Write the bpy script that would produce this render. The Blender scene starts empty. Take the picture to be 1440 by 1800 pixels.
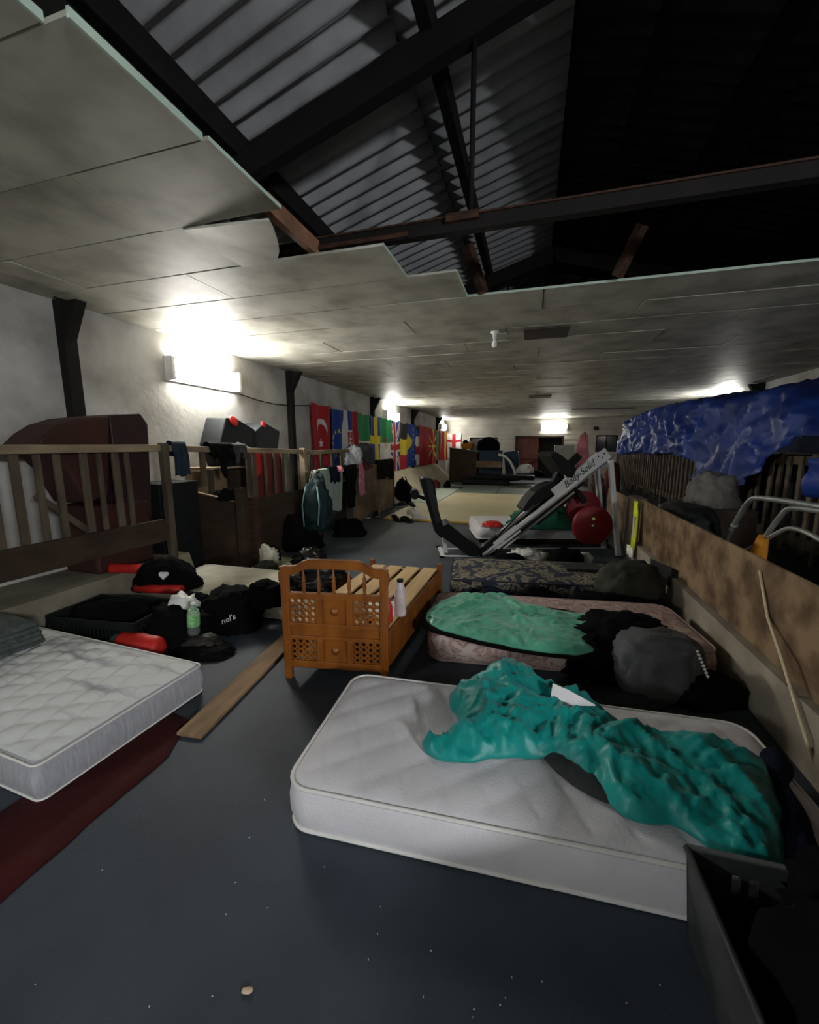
import bpy, bmesh, math, random
from mathutils import Vector, Matrix, noise, geometry, Euler

# ------------------------------------------------------------------ camera, world, lights, exposure
SC = bpy.context.scene
COL = SC.collection
CAM_H = 1.6
FPX = 715.0                                  # focal length in pixels of the 1440x1800 frame
PITCH = math.atan(115 / FPX)
YAW = math.atan(((935 - 720) / FPX) / (math.cos(PITCH) + math.sin(PITCH) * 115 / FPX))
cam_d = bpy.data.cameras.new('camera')
cam_d.sensor_fit = 'VERTICAL'
cam_d.sensor_height = 36.0
cam_d.lens = 36.0 * FPX / 1800.0
cam_d.clip_start = 0.02
cam = bpy.data.objects.new('camera', cam_d)
COL.objects.link(cam)
cam.location = (0, 0, CAM_H)
cam.rotation_euler = (math.pi / 2 - PITCH, 0, YAW)
SC.camera = cam

SC.view_settings.view_transform = 'Standard'
SC.view_settings.look = 'None'
SC.view_settings.gamma = 1.0
SC.view_settings.use_curve_mapping = False
SC.view_settings.exposure = 1.65
SC.cycles.use_denoising = True
SC.cycles.max_bounces = 8
SC.cycles.diffuse_bounces = 5
SC.cycles.sample_clamp_indirect = 4.0

LAMP_E = 30.0
LAMP_K = {('left', 4.9): 1.0, ('left', 12.9): .9, ('left', 21.0): .6, ('left', -3.1): 1.1, ('right', -2.6): 3.2, ('right', 12.9): .8, 'far': .65}   # per-lamp strengths; the right one behind the camera boosted to light the roof                                # radiance of the fluorescent fittings
LAMP_COL = (1.0, 0.97, 0.90)
LAMPS = [                                    # wall, position along the wall, lit?
    ('left', 4.9), ('left', 12.9), ('left', 21.0), ('left', -3.1), ('right', -2.6), ('right', 12.9)]

world = bpy.data.worlds.new('night')
SC.world = world
world.use_nodes = True
world.node_tree.nodes['Background'].inputs[0].default_value = (0.25, 0.3, 0.4, 1)
world.node_tree.nodes['Background'].inputs[1].default_value = 0.002

# ------------------------------------------------------------------ pixel -> place helpers (measuring only)
_c, _s = math.cos(PITCH), math.sin(PITCH)
def ray(px, py):
    cx, cy = (px - 720) / FPX, (900 - py) / FPX
    f, u = _c + _s * cy, -_s + _c * cy
    return Vector((cx * math.cos(YAW) - f * math.sin(YAW), cx * math.sin(YAW) + f * math.cos(YAW), u))
def F(px, py, z=0.0):
    d = ray(px, py); p = d * ((z - CAM_H) / d.z); return Vector((p.x, p.y, z))
def X(px, py, x):
    d = ray(px, py); p = d * (x / d.x); return Vector((x, p.y, p.z + CAM_H))
def Y(px, py, y):
    d = ray(px, py); p = d * (y / d.y); return Vector((p.x, y, p.z + CAM_H))
def depth(p):
    q = Vector(p) - Vector((0, 0, CAM_H))
    return (-q.x * math.sin(YAW) + q.y * math.cos(YAW)) * _c - q.z * _s
def stand(x0, y0, x1, y1, z=0.0):
    p = F((x0 + x1) / 2, y1, z)
    w = (x1 - x0) * depth(p) / FPX
    h = (y1 - y0) * depth(p) / FPX
    return p, w, h
RIGHT = Vector((math.cos(YAW), math.sin(YAW), 0))
BACK = Vector((-math.sin(YAW), math.cos(YAW), 0))

# ------------------------------------------------------------------ materials
MATS = {}
def mat(name, col, rough=0.8, var=0.15, scale=6.0, bump=0.0, bscale=40.0, metal=0.0, spec=0.3, sheen=0.0,
        col2=None, stretch=(1, 1, 1), coat=0.0, detail=5.0, trans=0.0, c2pos=(0.35, 0.7)):
    if name in MATS: return MATS[name]
    m = bpy.data.materials.new(name); m.use_nodes = True
    nt = m.node_tree; b = nt.nodes['Principled BSDF']
    b.inputs['Roughness'].default_value = rough
    b.inputs['Metallic'].default_value = metal
    b.inputs['Specular IOR Level'].default_value = spec
    b.inputs['Sheen Weight'].default_value = sheen
    b.inputs['Coat Weight'].default_value = coat
    if trans: b.inputs['Transmission Weight'].default_value = trans
    tc = nt.nodes.new('ShaderNodeTexCoord')
    mp = nt.nodes.new('ShaderNodeMapping'); mp.inputs['Scale'].default_value = stretch
    nt.links.new(tc.outputs['Object'], mp.inputs['Vector'])
    n = nt.nodes.new('ShaderNodeTexNoise'); n.inputs['Scale'].default_value = scale; n.inputs['Detail'].default_value = detail
    nt.links.new(mp.outputs[0], n.inputs['Vector'])
    r = nt.nodes.new('ShaderNodeValToRGB')
    lo = tuple(c * (1 - var) for c in col); hi = tuple(min(1, c * (1 + var)) for c in col)
    if col2: lo, hi = col2, col
    r.color_ramp.elements[0].position = c2pos[0]; r.color_ramp.elements[0].color = (*lo, 1)
    r.color_ramp.elements[1].position = c2pos[1]; r.color_ramp.elements[1].color = (*hi, 1)
    nt.links.new(n.outputs['Fac'], r.inputs[0]); nt.links.new(r.outputs[0], b.inputs['Base Color'])
    if bump:
        n2 = nt.nodes.new('ShaderNodeTexNoise'); n2.inputs['Scale'].default_value = bscale; n2.inputs['Detail'].default_value = 4
        nt.links.new(mp.outputs[0], n2.inputs['Vector'])
        bp = nt.nodes.new('ShaderNodeBump'); bp.inputs['Strength'].default_value = bump; bp.inputs['Distance'].default_value = 0.01
        nt.links.new(n2.outputs['Fac'], bp.inputs['Height']); nt.links.new(bp.outputs[0], b.inputs['Normal'])
    MATS[name] = m
    return m
def emit(name, col, strength):
    m = bpy.data.materials.new(name); m.use_nodes = True
    b = m.node_tree.nodes['Principled BSDF']
    b.inputs['Base Color'].default_value = (*col, 1)
    b.inputs['Emission Color'].default_value = (*col, 1)
    b.inputs['Emission Strength'].default_value = strength
    return m

M_plaster = mat('plaster', (0.52, 0.51, 0.48), 0.9, col2=(0.30, 0.28, 0.25), scale=1.6, bump=0.5, bscale=14, c2pos=(0.3, 0.6))
M_blocks = mat('painted_blockwork', (0.5, 0.49, 0.44), 0.85, col2=(0.34, 0.32, 0.28), scale=1.2, bump=0.4, bscale=10)
M_ceil = mat('painted_ceiling_board', (0.55, 0.54, 0.46), 0.55, col2=(0.29, 0.28, 0.23), scale=2.6, bump=0.12, bscale=5, spec=0.16, detail=9, c2pos=(0.28, 0.6))
M_ceil_edge = mat('pale_green_board_edge', (0.50, 0.62, 0.52), 0.7, var=0.1)
M_rubber = mat('rubber_floor', (0.048, 0.061, 0.078), 0.62, col2=(0.033, 0.042, 0.054), scale=2.0, bump=0.25, bscale=120, spec=0.3)
M_concrete = mat('dirty_concrete', (0.27, 0.25, 0.19), 0.9, col2=(0.14, 0.125, 0.09), scale=2.4, bump=0.5, bscale=18)
M_steel_dark = mat('rusty_shaded_steel', (0.013, 0.010, 0.009), 0.85, col2=(0.007, 0.0065, 0.006), scale=5, bump=0.3)  # near-black colour carries part of the shade under the roof
M_rust = mat('rust_brown_timber', (0.085, 0.036, 0.02), 0.85, col2=(0.03, 0.015, 0.01), scale=9, bump=0.4, stretch=(1, 1, 4))
M_sheet = mat('fibre_cement_sheet', (0.50, 0.50, 0.52), 0.85, col2=(0.36, 0.36, 0.37), scale=3, bump=0.2)
M_oldwood = mat('weathered_timber', (0.125, 0.098, 0.066), 0.85, col2=(0.055, 0.04, 0.027), scale=7, bump=0.5, bscale=30, stretch=(1, 1, 0.25))
M_palewood = mat('pale_worn_timber', (0.34, 0.27, 0.17), 0.8, col2=(0.17, 0.125, 0.08), scale=7, bump=0.4, stretch=(0.3, 0.3, 1))
M_darkwood = mat('dark_brown_board', (0.055, 0.033, 0.02), 0.8, col2=(0.025, 0.016, 0.011), scale=4, bump=0.3, stretch=(0.5, 0.5, 1.5))
M_ply = mat('stained_plywood', (0.25, 0.165, 0.09), 0.8, col2=(0.085, 0.05, 0.026), scale=4.5, bump=0.35, detail=10, c2pos=(0.38, 0.62))
M_plywood2 = mat('brown_plywood', (0.23, 0.15, 0.085), 0.75, col2=(0.10, 0.062, 0.035), scale=3, bump=0.2)
M_bedwood = mat('varnished_orange_pine', (0.28, 0.088, 0.009), 0.35, col2=(0.17, 0.048, 0.005), scale=5, bump=0.08, spec=0.5, coat=0.3, stretch=(2, 2, 0.4))
M_pine = mat('raw_pine', (0.62, 0.43, 0.22), 0.7, col2=(0.48, 0.31, 0.14), scale=5, bump=0.15, stretch=(3, 0.35, 3))
M_white = mat('white_fabric', (0.68, 0.66, 0.68), 0.85, var=0.06, scale=5, bump=0.25, bscale=90, sheen=0.1)
M_white2 = mat('grey_white_quilt', (0.66, 0.67, 0.66), 0.8, col2=(0.30, 0.30, 0.33), scale=2.2, bump=0.15, bscale=60, stretch=(0.5, 4.0, 1), detail=8, c2pos=(0.34, 0.50))
M_piping = mat('white_piping', (0.74, 0.72, 0.68), 0.8, var=0.05)
M_black = mat('black_cloth', (0.0035, 0.0035, 0.004), 0.95, var=0.3, bump=0.3, bscale=40, spec=0.08)
M_blackgloss = mat('black_plastic_sack', (0.006, 0.006, 0.007), 0.22, var=0.3, bump=0.8, bscale=12, spec=0.5)
M_navy = mat('navy_cloth', (0.006, 0.008, 0.02), 0.9, var=0.3, bump=0.3, spec=.1)
M_char = mat('charcoal_cloth', (0.035, 0.036, 0.038), 0.9, var=0.25, bump=0.4)
M_grey = mat('grey_bag_fabric', (0.095, 0.095, 0.10), 0.8, var=0.15, bump=0.3, bscale=70)
M_olive = mat('dark_olive_cloth', (0.035, 0.036, 0.026), 0.85, var=0.3, bump=0.3)
M_teal = mat('teal_satin_nylon', (0.0, 0.27, 0.24), 0.43, col2=(0.0, 0.215, 0.195), scale=4, bump=0.12, bscale=30, spec=0.35, sheen=0.15)
M_mint = mat('light_green_nylon', (0.10, 0.42, 0.27), 0.42, col2=(0.065, 0.30, 0.19), scale=5, bump=0.1, bscale=16, spec=0.45, sheen=0.2)
M_red = mat('red_vinyl', (0.50, 0.02, 0.015), 0.5, var=0.15, bump=0.1)
M_redmat = mat('dark_red_carpet', (0.058, 0.002, 0.002), 0.95, col2=(0.034, 0.0015, 0.0015), scale=4, bump=0.6, bscale=160)
M_darkred = mat('dark_red_cloth', (0.13, 0.022, 0.02), 0.85, var=0.3, bump=0.3)
M_maroon = mat('maroon_vinyl', (0.055, 0.017, 0.012), 0.6, col2=(0.028, 0.010, 0.009), scale=2.5, bump=0.1)
M_paper = mat('white_paper', (0.78, 0.74, 0.74), 0.7, var=0.03)
M_bag_white = mat('white_carrier_bag', (0.70, 0.70, 0.66), 0.4, var=0.08, bump=0.6, bscale=14)
M_cream = mat('cream_mat_vinyl', (0.62, 0.54, 0.32), 0.55, col2=(0.54, 0.47, 0.27), scale=1.5)
M_greenmat = mat('grey_green_mat', (0.19, 0.23, 0.19), 0.5, col2=(0.145, 0.18, 0.15), scale=1.5, stretch=(1, 0.3, 1))
M_mintmat = mat('pale_mint_mat', (0.40, 0.50, 0.42), 0.5, var=0.08, scale=1.5)
M_tarp = mat('blue_tarpaulin', (0.014, 0.046, 0.25), 0.5, col2=(0.006, 0.020, 0.12), scale=1.4, bump=0.3, bscale=7, spec=0.16)
M_galv = mat('galvanised_steel', (0.36, 0.38, 0.35), 0.45, var=0.2, metal=0.75, scale=12, bump=0.15)
M_orange = mat('orange_plastic', (0.52, 0.21, 0.02), 0.55, var=0.2)
M_rope = mat('pale_rope', (0.62, 0.52, 0.34), 0.85, var=0.15, scale=60, bump=0.6, bscale=160)
M_hivis = mat('yellow_hi_vis', (0.62, 0.68, 0.02), 0.6, var=0.15, scale=14, bump=0.3)
M_reflect = mat('reflective_tape', (0.88, 0.88, 0.78), 0.35, var=0.03)
M_frame = mat('light_grey_enamel', (0.55, 0.54, 0.52), 0.4, var=0.05, spec=0.5)
M_chrome = mat('chrome', (0.7, 0.7, 0.7), 0.18, metal=1.0, var=0.03)
M_pad = mat('black_vinyl_pad', (0.006, 0.006, 0.007), 0.6, var=0.2, bump=0.15, bscale=80, spec=0.12)
M_greypad = mat('dark_grey_rubber_face', (0.026, 0.026, 0.028), 0.75, var=0.15, spec=.15)
M_plate = mat('dark_red_bumper_plate', (0.17, 0.008, 0.012), 0.5, var=0.12)
M_crate = mat('dark_grey_plastic', (0.050, 0.053, 0.050), 0.55, col2=(0.028, 0.03, 0.029), scale=8)
M_crate2 = mat('black_green_plastic', (0.008, 0.011, 0.010), 0.6, var=0.2, spec=.2)
M_teal_dark = mat('dark_teal_fabric', (0.003, 0.016, 0.019), 0.7, var=0.3, bump=0.5)
M_towel = mat('pale_mint_towel', (0.33, 0.40, 0.33), 0.9, var=0.1, bump=0.6, bscale=90)
M_pink = mat('pink_cloth', (0.55, 0.20, 0.25), 0.85, var=0.3, scale=18)
M_ltgrey = mat('light_grey_cloth', (0.42, 0.43, 0.45), 0.85, var=0.12, bump=0.4)
M_greenc = mat('dark_green_cloth', (0.008, 0.115, 0.062), 0.7, var=0.3, bump=0.3)
M_glass = mat('clear_bottle_plastic', (0.75, 0.88, 0.80), 0.1, var=0.02, trans=0.85)
M_greenlabel = mat('green_bottle_label', (0.22, 0.5, 0.2), 0.5, var=0.4, scale=30)
M_bottle = mat('pale_pink_bottle', (0.62, 0.52, 0.52), 0.35, var=0.12, scale=22)
M_doorred = mat('red_brown_door', (0.12, 0.04, 0.032), 0.7, var=0.25, scale=4)
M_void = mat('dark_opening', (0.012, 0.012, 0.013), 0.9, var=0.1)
M_bluemat = mat('blue_vinyl', (0.008, 0.026, 0.055), 0.6, var=0.2)
M_shoe = mat('black_shoe', (0.012, 0.012, 0.013), 0.6, var=0.2, bump=0.2)
M_window = mat('dark_window_glass', (0.03, 0.035, 0.04), 0.12, var=0.1, spec=0.5)
M_screw = mat('dark_bolt', (0.03, 0.03, 0.03), 0.4, metal=0.8)
M_box = mat('brown_cardboard', (0.20, 0.135, 0.075), 0.85, var=0.2)

def mat_floral(name, base, c1, c2, sc, thr=0.5):
    m = bpy.data.materials.new(name); m.use_nodes = True
    nt = m.node_tree; b = nt.nodes['Principled BSDF']; b.inputs['Roughness'].default_value = 0.85
    tc = nt.nodes.new('ShaderNodeTexCoord')
    n = nt.nodes.new('ShaderNodeTexNoise'); n.inputs['Scale'].default_value = sc; n.inputs['Detail'].default_value = 3
    n.inputs['Distortion'].default_value = 2.2
    nt.links.new(tc.outputs['Object'], n.inputs['Vector'])
    r = nt.nodes.new('ShaderNodeValToRGB'); r.color_ramp.interpolation = 'LINEAR'
    e = r.color_ramp.elements
    e[0].position = thr - 0.06; e[0].color = (*base, 1)
    e[1].position = thr + 0.01; e[1].color = (*c1, 1)
    x = e.new(thr + 0.05); x.color = (*base, 1)
    x = e.new(thr + 0.10); x.color = (*c2, 1)
    x = e.new(thr + 0.16); x.color = (*base, 1)
    nt.links.new(n.outputs['Fac'], r.inputs[0]); nt.links.new(r.outputs[0], b.inputs['Base Color'])
    return m
M_floral_pink = mat_floral('pink_floral_ticking', (0.52, 0.40, 0.36), (0.24, 0.11, 0.10), (0.36, 0.21, 0.18), 6.5)
M_floral_navy = mat_floral('navy_floral_ticking', (0.012, 0.016, 0.035), (0.34, 0.29, 0.18), (0.26, 0.22, 0.13), 4.6, 0.53)

# ------------------------------------------------------------------ mesh helpers
def world_of(o):
    m = o.matrix_basis.copy() if False else Matrix.LocRotScale(o.location, o.rotation_euler, o.scale)
    return world_of(o.parent) @ m if o.parent else m
def tag(o, label, cat, group=None, kind=None):
    o['label'] = label
    if cat: o['category'] = cat
    if group: o['group'] = group
    if kind: o['kind'] = kind
    return o
def thing(name, label, cat, loc=(0, 0, 0), rotz=0.0, group=None):
    o = bpy.data.objects.new(name, None); COL.objects.link(o)
    o.empty_display_size = 0.1
    o.location = loc; o.rotation_euler = (0, 0, rotz)
    return tag(o, label, cat, group)

class MB:
    def __init__(s, M=None):
        s.v = []; s.f = []; s.mi = []; s.sm = []; s.M = M or Matrix()
    def add(s, verts, faces, mi=0, smooth=False):
        k = len(s.v)
        s.v += [s.M @ Vector(p) for p in verts]
        for q in faces:
            s.f.append([i + k for i in q]); s.mi.append(mi); s.sm.append(smooth)
    def box(s, c, size, rot=None, mi=0, bev=0.0):
        x, y, z = (d / 2 for d in size)
        R = rot.to_matrix() if isinstance(rot, Euler) else (rot or Matrix.Identity(3))
        c = Vector(c)
        b = min(bev, x * .9, y * .9, z * .9)
        if b <= 0:
            P = [(-x, -y, -z), (x, -y, -z), (x, y, -z), (-x, y, -z), (-x, -y, z), (x, -y, z), (x, y, z), (-x, y, z)]
            s.add([c + R @ Vector(p) for p in P], [(3, 2, 1, 0), (4, 5, 6, 7), (0, 1, 5, 4), (1, 2, 6, 5), (2, 3, 7, 6), (3, 0, 4, 7)], mi)
            return
        bm = bmesh.new(); bmesh.ops.create_cube(bm, size=1)
        for v in bm.verts: v.co = Vector((v.co.x * 2 * x, v.co.y * 2 * y, v.co.z * 2 * z))
        bmesh.ops.bevel(bm, geom=bm.edges[:], offset=b, segments=2, affect='EDGES', profile=0.5)
        bm.verts.index_update()
        s.add([c + R @ v.co for v in bm.verts], [[v.index for v in f.verts] for f in bm.faces], mi)
        bm.free()
    def bar(s, p0, p1, w, t, mi=0, up=(0, 0, 1), bev=0.0):
        p0, p1 = Vector(p0), Vector(p1)
        d = (p1 - p0); L = d.length; d.normalize()
        u = Vector(up); sd = d.cross(u)
        if sd.length < 1e-4: sd = d.cross(Vector((1, 0, 0)))
        sd.normalize(); u = sd.cross(d).normalized()
        R = Matrix((d, sd, u)).transposed()
        s.box((p0 + p1) / 2, (L, w, t), R, mi, bev)
    def tube(s, pts, r, n=10, mi=0, smooth=True, caps=True):
        pts = [Vector(p) for p in pts]
        rs = r if isinstance(r, (list, tuple)) else [r] * len(pts)
        rings = []
        prev = None
        for i, p in enumerate(pts):
            a = pts[max(i - 1, 0)]; b = pts[min(i + 1, len(pts) - 1)]
            d = (b - a).normalized()
            if prev is None:
                u = d.orthogonal().normalized()
            else:
                u = (prev - d * prev.dot(d)).normalized()
            prev = u; w = d.cross(u)
            rings.append([p + (u * math.cos(2 * math.pi * k / n) + w * math.sin(2 * math.pi * k / n)) * rs[i] for k in range(n)])
        V = [q for R in rings for q in R]
        Fc = [(i * n + k, i * n + (k + 1) % n, (i + 1) * n + (k + 1) % n, (i + 1) * n + k) for i in range(len(pts) - 1) for k in range(n)]
        s.add(V, Fc, mi, smooth)
        if caps:
            s.add(rings[0], [list(range(n))[::-1]], mi); s.add(rings[-1], [list(range(n))], mi)
    def lathe(s, prof, c=(0, 0, 0), n=20, mi=0, R=None):
        c = Vector(c); R = R or Matrix.Identity(3)
        V = []
        for r, z in prof:
            V += [c + R @ Vector((r * math.cos(2 * math.pi * k / n), r * math.sin(2 * math.pi * k / n), z)) for k in range(n)]
        Fc = [(i * n + k, i * n + (k + 1) % n, (i + 1) * n + (k + 1) % n, (i + 1) * n + k) for i in range(len(prof) - 1) for k in range(n)]
        s.add(V, Fc, mi, True)
        s.add(V[:n], [list(range(n))[::-1]], mi); s.add(V[-n:], [list(range(n))], mi)
    def prism(s, poly, axis, t0, t1, mi=0):
        """poly: list of 2D points; axis 0/1/2 is the extrusion axis"""
        def P(a, b, t):
            return {0: (t, a, b), 1: (a, t, b), 2: (a, b, t)}[axis]
        n = len(poly)
        V = [P(a, b, t0) for a, b in poly] + [P(a, b, t1) for a, b in poly]
        tri = geometry.tessellate_polygon([[Vector((a, b, 0)) for a, b in poly]])
        Fc = [tuple(t) for t in tri] + [tuple(i + n for i in t[::-1]) for t in tri]
        Fc += [(i, (i + 1) % n, n + (i + 1) % n, n + i) for i in range(n)]
        s.add(V, Fc, mi)
    def build(s, name, mats, parent=None, solid=0.0, bevel=0.0, sub=0):
        if not isinstance(mats, (list, tuple)): mats = [mats]
        loc = Vector((0, 0, 0))
        V = s.v
        if parent is None:
            xs = [p.x for p in V]; ys = [p.y for p in V]; zs = [p.z for p in V]
            loc = Vector(((min(xs) + max(xs)) / 2, (min(ys) + max(ys)) / 2, min(zs)))
            V = [p - loc for p in V]
        else:
            inv = world_of(parent).inverted()
            V = [inv @ p for p in V]
        me = bpy.data.meshes.new(name)
        me.from_pydata([tuple(p) for p in V], [], s.f)
        for m in mats: me.materials.append(m)
        me.polygons.foreach_set('material_index', s.mi)
        me.polygons.foreach_set('use_smooth', s.sm)
        bm = bmesh.new(); bm.from_mesh(me)
        bmesh.ops.remove_doubles(bm, verts=bm.verts[:], dist=1e-5)
        bmesh.ops.recalc_face_normals(bm, faces=bm.faces[:])
        bm.to_mesh(me); bm.free()
        o = bpy.data.objects.new(name, me); COL.objects.link(o)
        o.location = loc
        if parent: o.parent = parent
        if bevel:
            md = o.modifiers.new('bevel', 'BEVEL'); md.width = bevel; md.segments = 2; md.limit_method = 'ANGLE'
        if sub:
            md = o.modifiers.new('sub', 'SUBSURF'); md.levels = sub; md.render_levels = sub
        if solid:
            md = o.modifiers.new('solid', 'SOLIDIFY'); md.thickness = solid; md.offset = 0
        return o
def struct(name, mb, mats, **k):
    o = mb.build(name, mats, **k); o['kind'] = 'structure'; return o
def one(name, label, cat, mb, mats, group=None, kind=None, **k):
    return tag(mb.build(name, mats, **k), label, cat, group, kind)
def dup(root, loc=None, rotz=None, label=None, group=None):
    r = root.copy(); COL.objects.link(r)
    if loc is not None: r.location = loc
    if rotz is not None: r.rotation_euler = (0, 0, rotz)
    if label: r['label'] = label
    if group: r['group'] = group
    for ch in list(root.children):
        c = ch.copy(); COL.objects.link(c); c.parent = r
        for g in list(ch.children):
            d = g.copy(); COL.objects.link(d); d.parent = c
    return r

def fbm(p, o=4): return noise.fractal(p, 1.0, 2.0, o)
def ridge(p):
    return 1 - abs(noise.noise(p)) * 2
def smooth01(t):
    t = max(0, min(1, t)); return t * t * (3 - 2 * t)

def pt_in(poly, x, y):
    r = False; j = len(poly) - 1
    for i in range(len(poly)):
        xi, yi = poly[i]; xj, yj = poly[j]
        if (yi > y) != (yj > y) and x < (xj - xi) * (y - yi) / (yj - yi) + xi: r = not r
        j = i
    return r
def dist_poly(poly, x, y):
    best = 1e9
    for i in range(len(poly)):
        ax, ay = poly[i - 1]; bx, by = poly[i]
        dx, dy = bx - ax, by - ay; L = dx * dx + dy * dy
        t = 0 if L < 1e-12 else max(0, min(1, ((x - ax) * dx + (y - ay) * dy) / L))
        d = math.hypot(x - ax - t * dx, y - ay - t * dy)
        if d < best: best = d
    return best
def resample(poly, step, wob=0.0, seed=0, close=True, rounds=2):
    P = [Vector((p[0], p[1])) for p in poly]
    for _ in range(rounds):                     # Chaikin smoothing
        Q = []
        for i in range(len(P)):
            a, b = P[i], P[(i + 1) % len(P)]
            Q += [a * .75 + b * .25, a * .25 + b * .75]
        P = Q
    out = []
    for i in range(len(P)):
        a, b = P[i], P[(i + 1) % len(P)]
        n = max(1, int((b - a).length / step))
        for k in range(n): out.append(a.lerp(b, k / n))
    if wob:
        out = [p + Vector((noise.noise(Vector((p.x * 9, p.y * 9, seed))), noise.noise(Vector((p.x * 9, p.y * 9, seed + 7))))) * wob for p in out]
    return [(p.x, p.y) for p in out]

def folds(x, y, seed):
    # cloth creases: sharp ridges and pinched valleys that run and bend together, three sizes
    P = Vector((x, y, seed * 1.7)); h = 0
    for f, a in ((4.2, 1.0), (9.0, .50), (18.0, .22)):
        W = P * f + Vector((noise.noise(P * f * .45 + Vector((11, 3, 5))), noise.noise(P * f * .45 + Vector((2, 17, 9))), 0)) * 1.7
        r1 = 1 - abs(noise.noise(W)) * 2.4
        v1 = abs(noise.noise(Vector((W.x * .8 + 31, W.y * 1.25, 4)))) * 2.0
        h += a * (max(r1, 0) ** 1.6 * .9 + min(v1, 1) * .7 - .6)
    return h
def heap(mb, poly, zb, H, er=0.08, wr=0.03, ws=5.0, seed=0, fine=0.0, step=None, mi=0, rounds=2, wob=0.008, lump=0.3, stretch=(1, 1), edge=0.012, quilt=None):
    """a soft thing lying on a surface: outline poly (x,y), base height zb (number or function), crumpled top up to H"""
    xs = [p[0] for p in poly]; ys = [p[1] for p in poly]
    span = max(max(xs) - min(xs), max(ys) - min(ys))
    step = step or span / 55
    bd = resample(poly, step, wob, seed, rounds=rounds)
    rnd = random.Random(seed)
    pts = [Vector(p) for p in bd]
    nb = len(pts)
    xx = min(xs)
    while xx < max(xs):
        yy = min(ys)
        while yy < max(ys):
            px, py = xx + rnd.uniform(-.2, .2) * step, yy + rnd.uniform(-.2, .2) * step
            if pt_in(bd, px, py) and dist_poly(bd, px, py) > step * .6: pts.append(Vector((px, py)))
            yy += step
        xx += step
    r = geometry.delaunay_2d_cdt(pts, [(i, (i + 1) % nb) for i in range(nb)], [], 1, 1e-6)
    P, Fc = r[0], r[2]
    zf = zb if callable(zb) else (lambda x, y: zb)
    V = []
    for p in P:
        d = dist_poly(bd, p.x, p.y)
        e = 1 - math.exp(-d / er)
        q = Vector((p.x * stretch[0] * ws, p.y * stretch[1] * ws, seed * 3.7))
        wv = q + Vector((noise.noise(q * .7), noise.noise(q * .7 + Vector((5, 5, 5))), 0)) * 0.9
        cre = ridge(wv) ** 3 * .6 + ridge(wv * 2.3 + Vector((3, 1, 2))) ** 3 * .35
        lum = noise.noise(q * .35 + Vector((9, 2, 4)))
        h = edge + H * e * (1 + lump * lum) + wr * cre * smooth01(d / (er * .8))
        if fine: h += fine * folds(p.x, p.y, seed) * smooth01(d / .035)
        if quilt: h += quilt(p.x, p.y) * smooth01(d / .04)
        V.append(Vector((p.x, p.y, zf(p.x, p.y) + max(h, .004))))
    n = len(V)
    mb.add(V, [list(f) for f in Fc], mi, True)
    # skirt + underside
    cnt = {}
    for f in Fc:
        for i in range(len(f)):
            a, b = f[i], f[(i + 1) % len(f)]
            cnt[(a, b)] = 1
    be = [(a, b) for (a, b) in cnt if (b, a) not in cnt]
    B = [Vector((p.x, p.y, zf(p.x, p.y))) for p in P]
    mb.add(V + B, [(b, a, a + n, b + n) for a, b in be], mi, True)
    mb.add(B, [list(f)[::-1] for f in Fc], mi)

def blob(mb, c, w, d, h, rot=YAW, seed=0, amp=0.18, sc=1.6, ex=0.8, sub=4, mi=0, crease=0.10, sag=0.15, flat=0.5, tilt=None):
    bm = bmesh.new(); bmesh.ops.create_icosphere(bm, subdivisions=sub, radius=1)
    R = Matrix.Rotation(rot, 3, 'Z')
    if tilt: R = R @ tilt
    V = []
    for v in bm.verts:
        n = v.co.normalized()
        q = n * sc + Vector((seed * 5.1, seed * 2.3, seed))
        k = 1 + amp * noise.fractal(q, 1.0, 2.0, 3) + crease * (ridge(q * 1.9 + Vector((4, 4, 4))) ** 2 - .4)
        p = Vector([math.copysign(abs(a) ** ex, a) for a in n]) * k
        zz = max(p.z, -flat)
        s_ = 1 + sag * (-p.z)
        V.append(Vector(c) + R @ Vector((p.x * s_ * w / 2, p.y * s_ * d / 2, (zz + flat) / (1 + flat) * h)))
    bm.verts.index_update()
    mb.add(V, [[v.index for v in f.verts] for f in bm.faces], mi, True)
    bm.free()

def pile(name, label, cat, bbox, m, z=0.0, dr=0.8, seed=0, group=None, amp=0.2, ex=0.85, crease=0.14, sc=1.8, hk=0.8, push=0.35, parent=None, **k):
    """a crumpled heap / bag standing where the photograph shows it"""
    p, w, h = stand(*bbox, z)
    mb = MB(); d = w * dr
    p = p + BACK * d * push
    blob(mb, p, w, d, h * hk, seed=seed, amp=amp, ex=ex, crease=crease, sc=sc, **k)
    return one(name, label, cat, mb, m, group) if parent is None else mb.build(name, m, parent)

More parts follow.
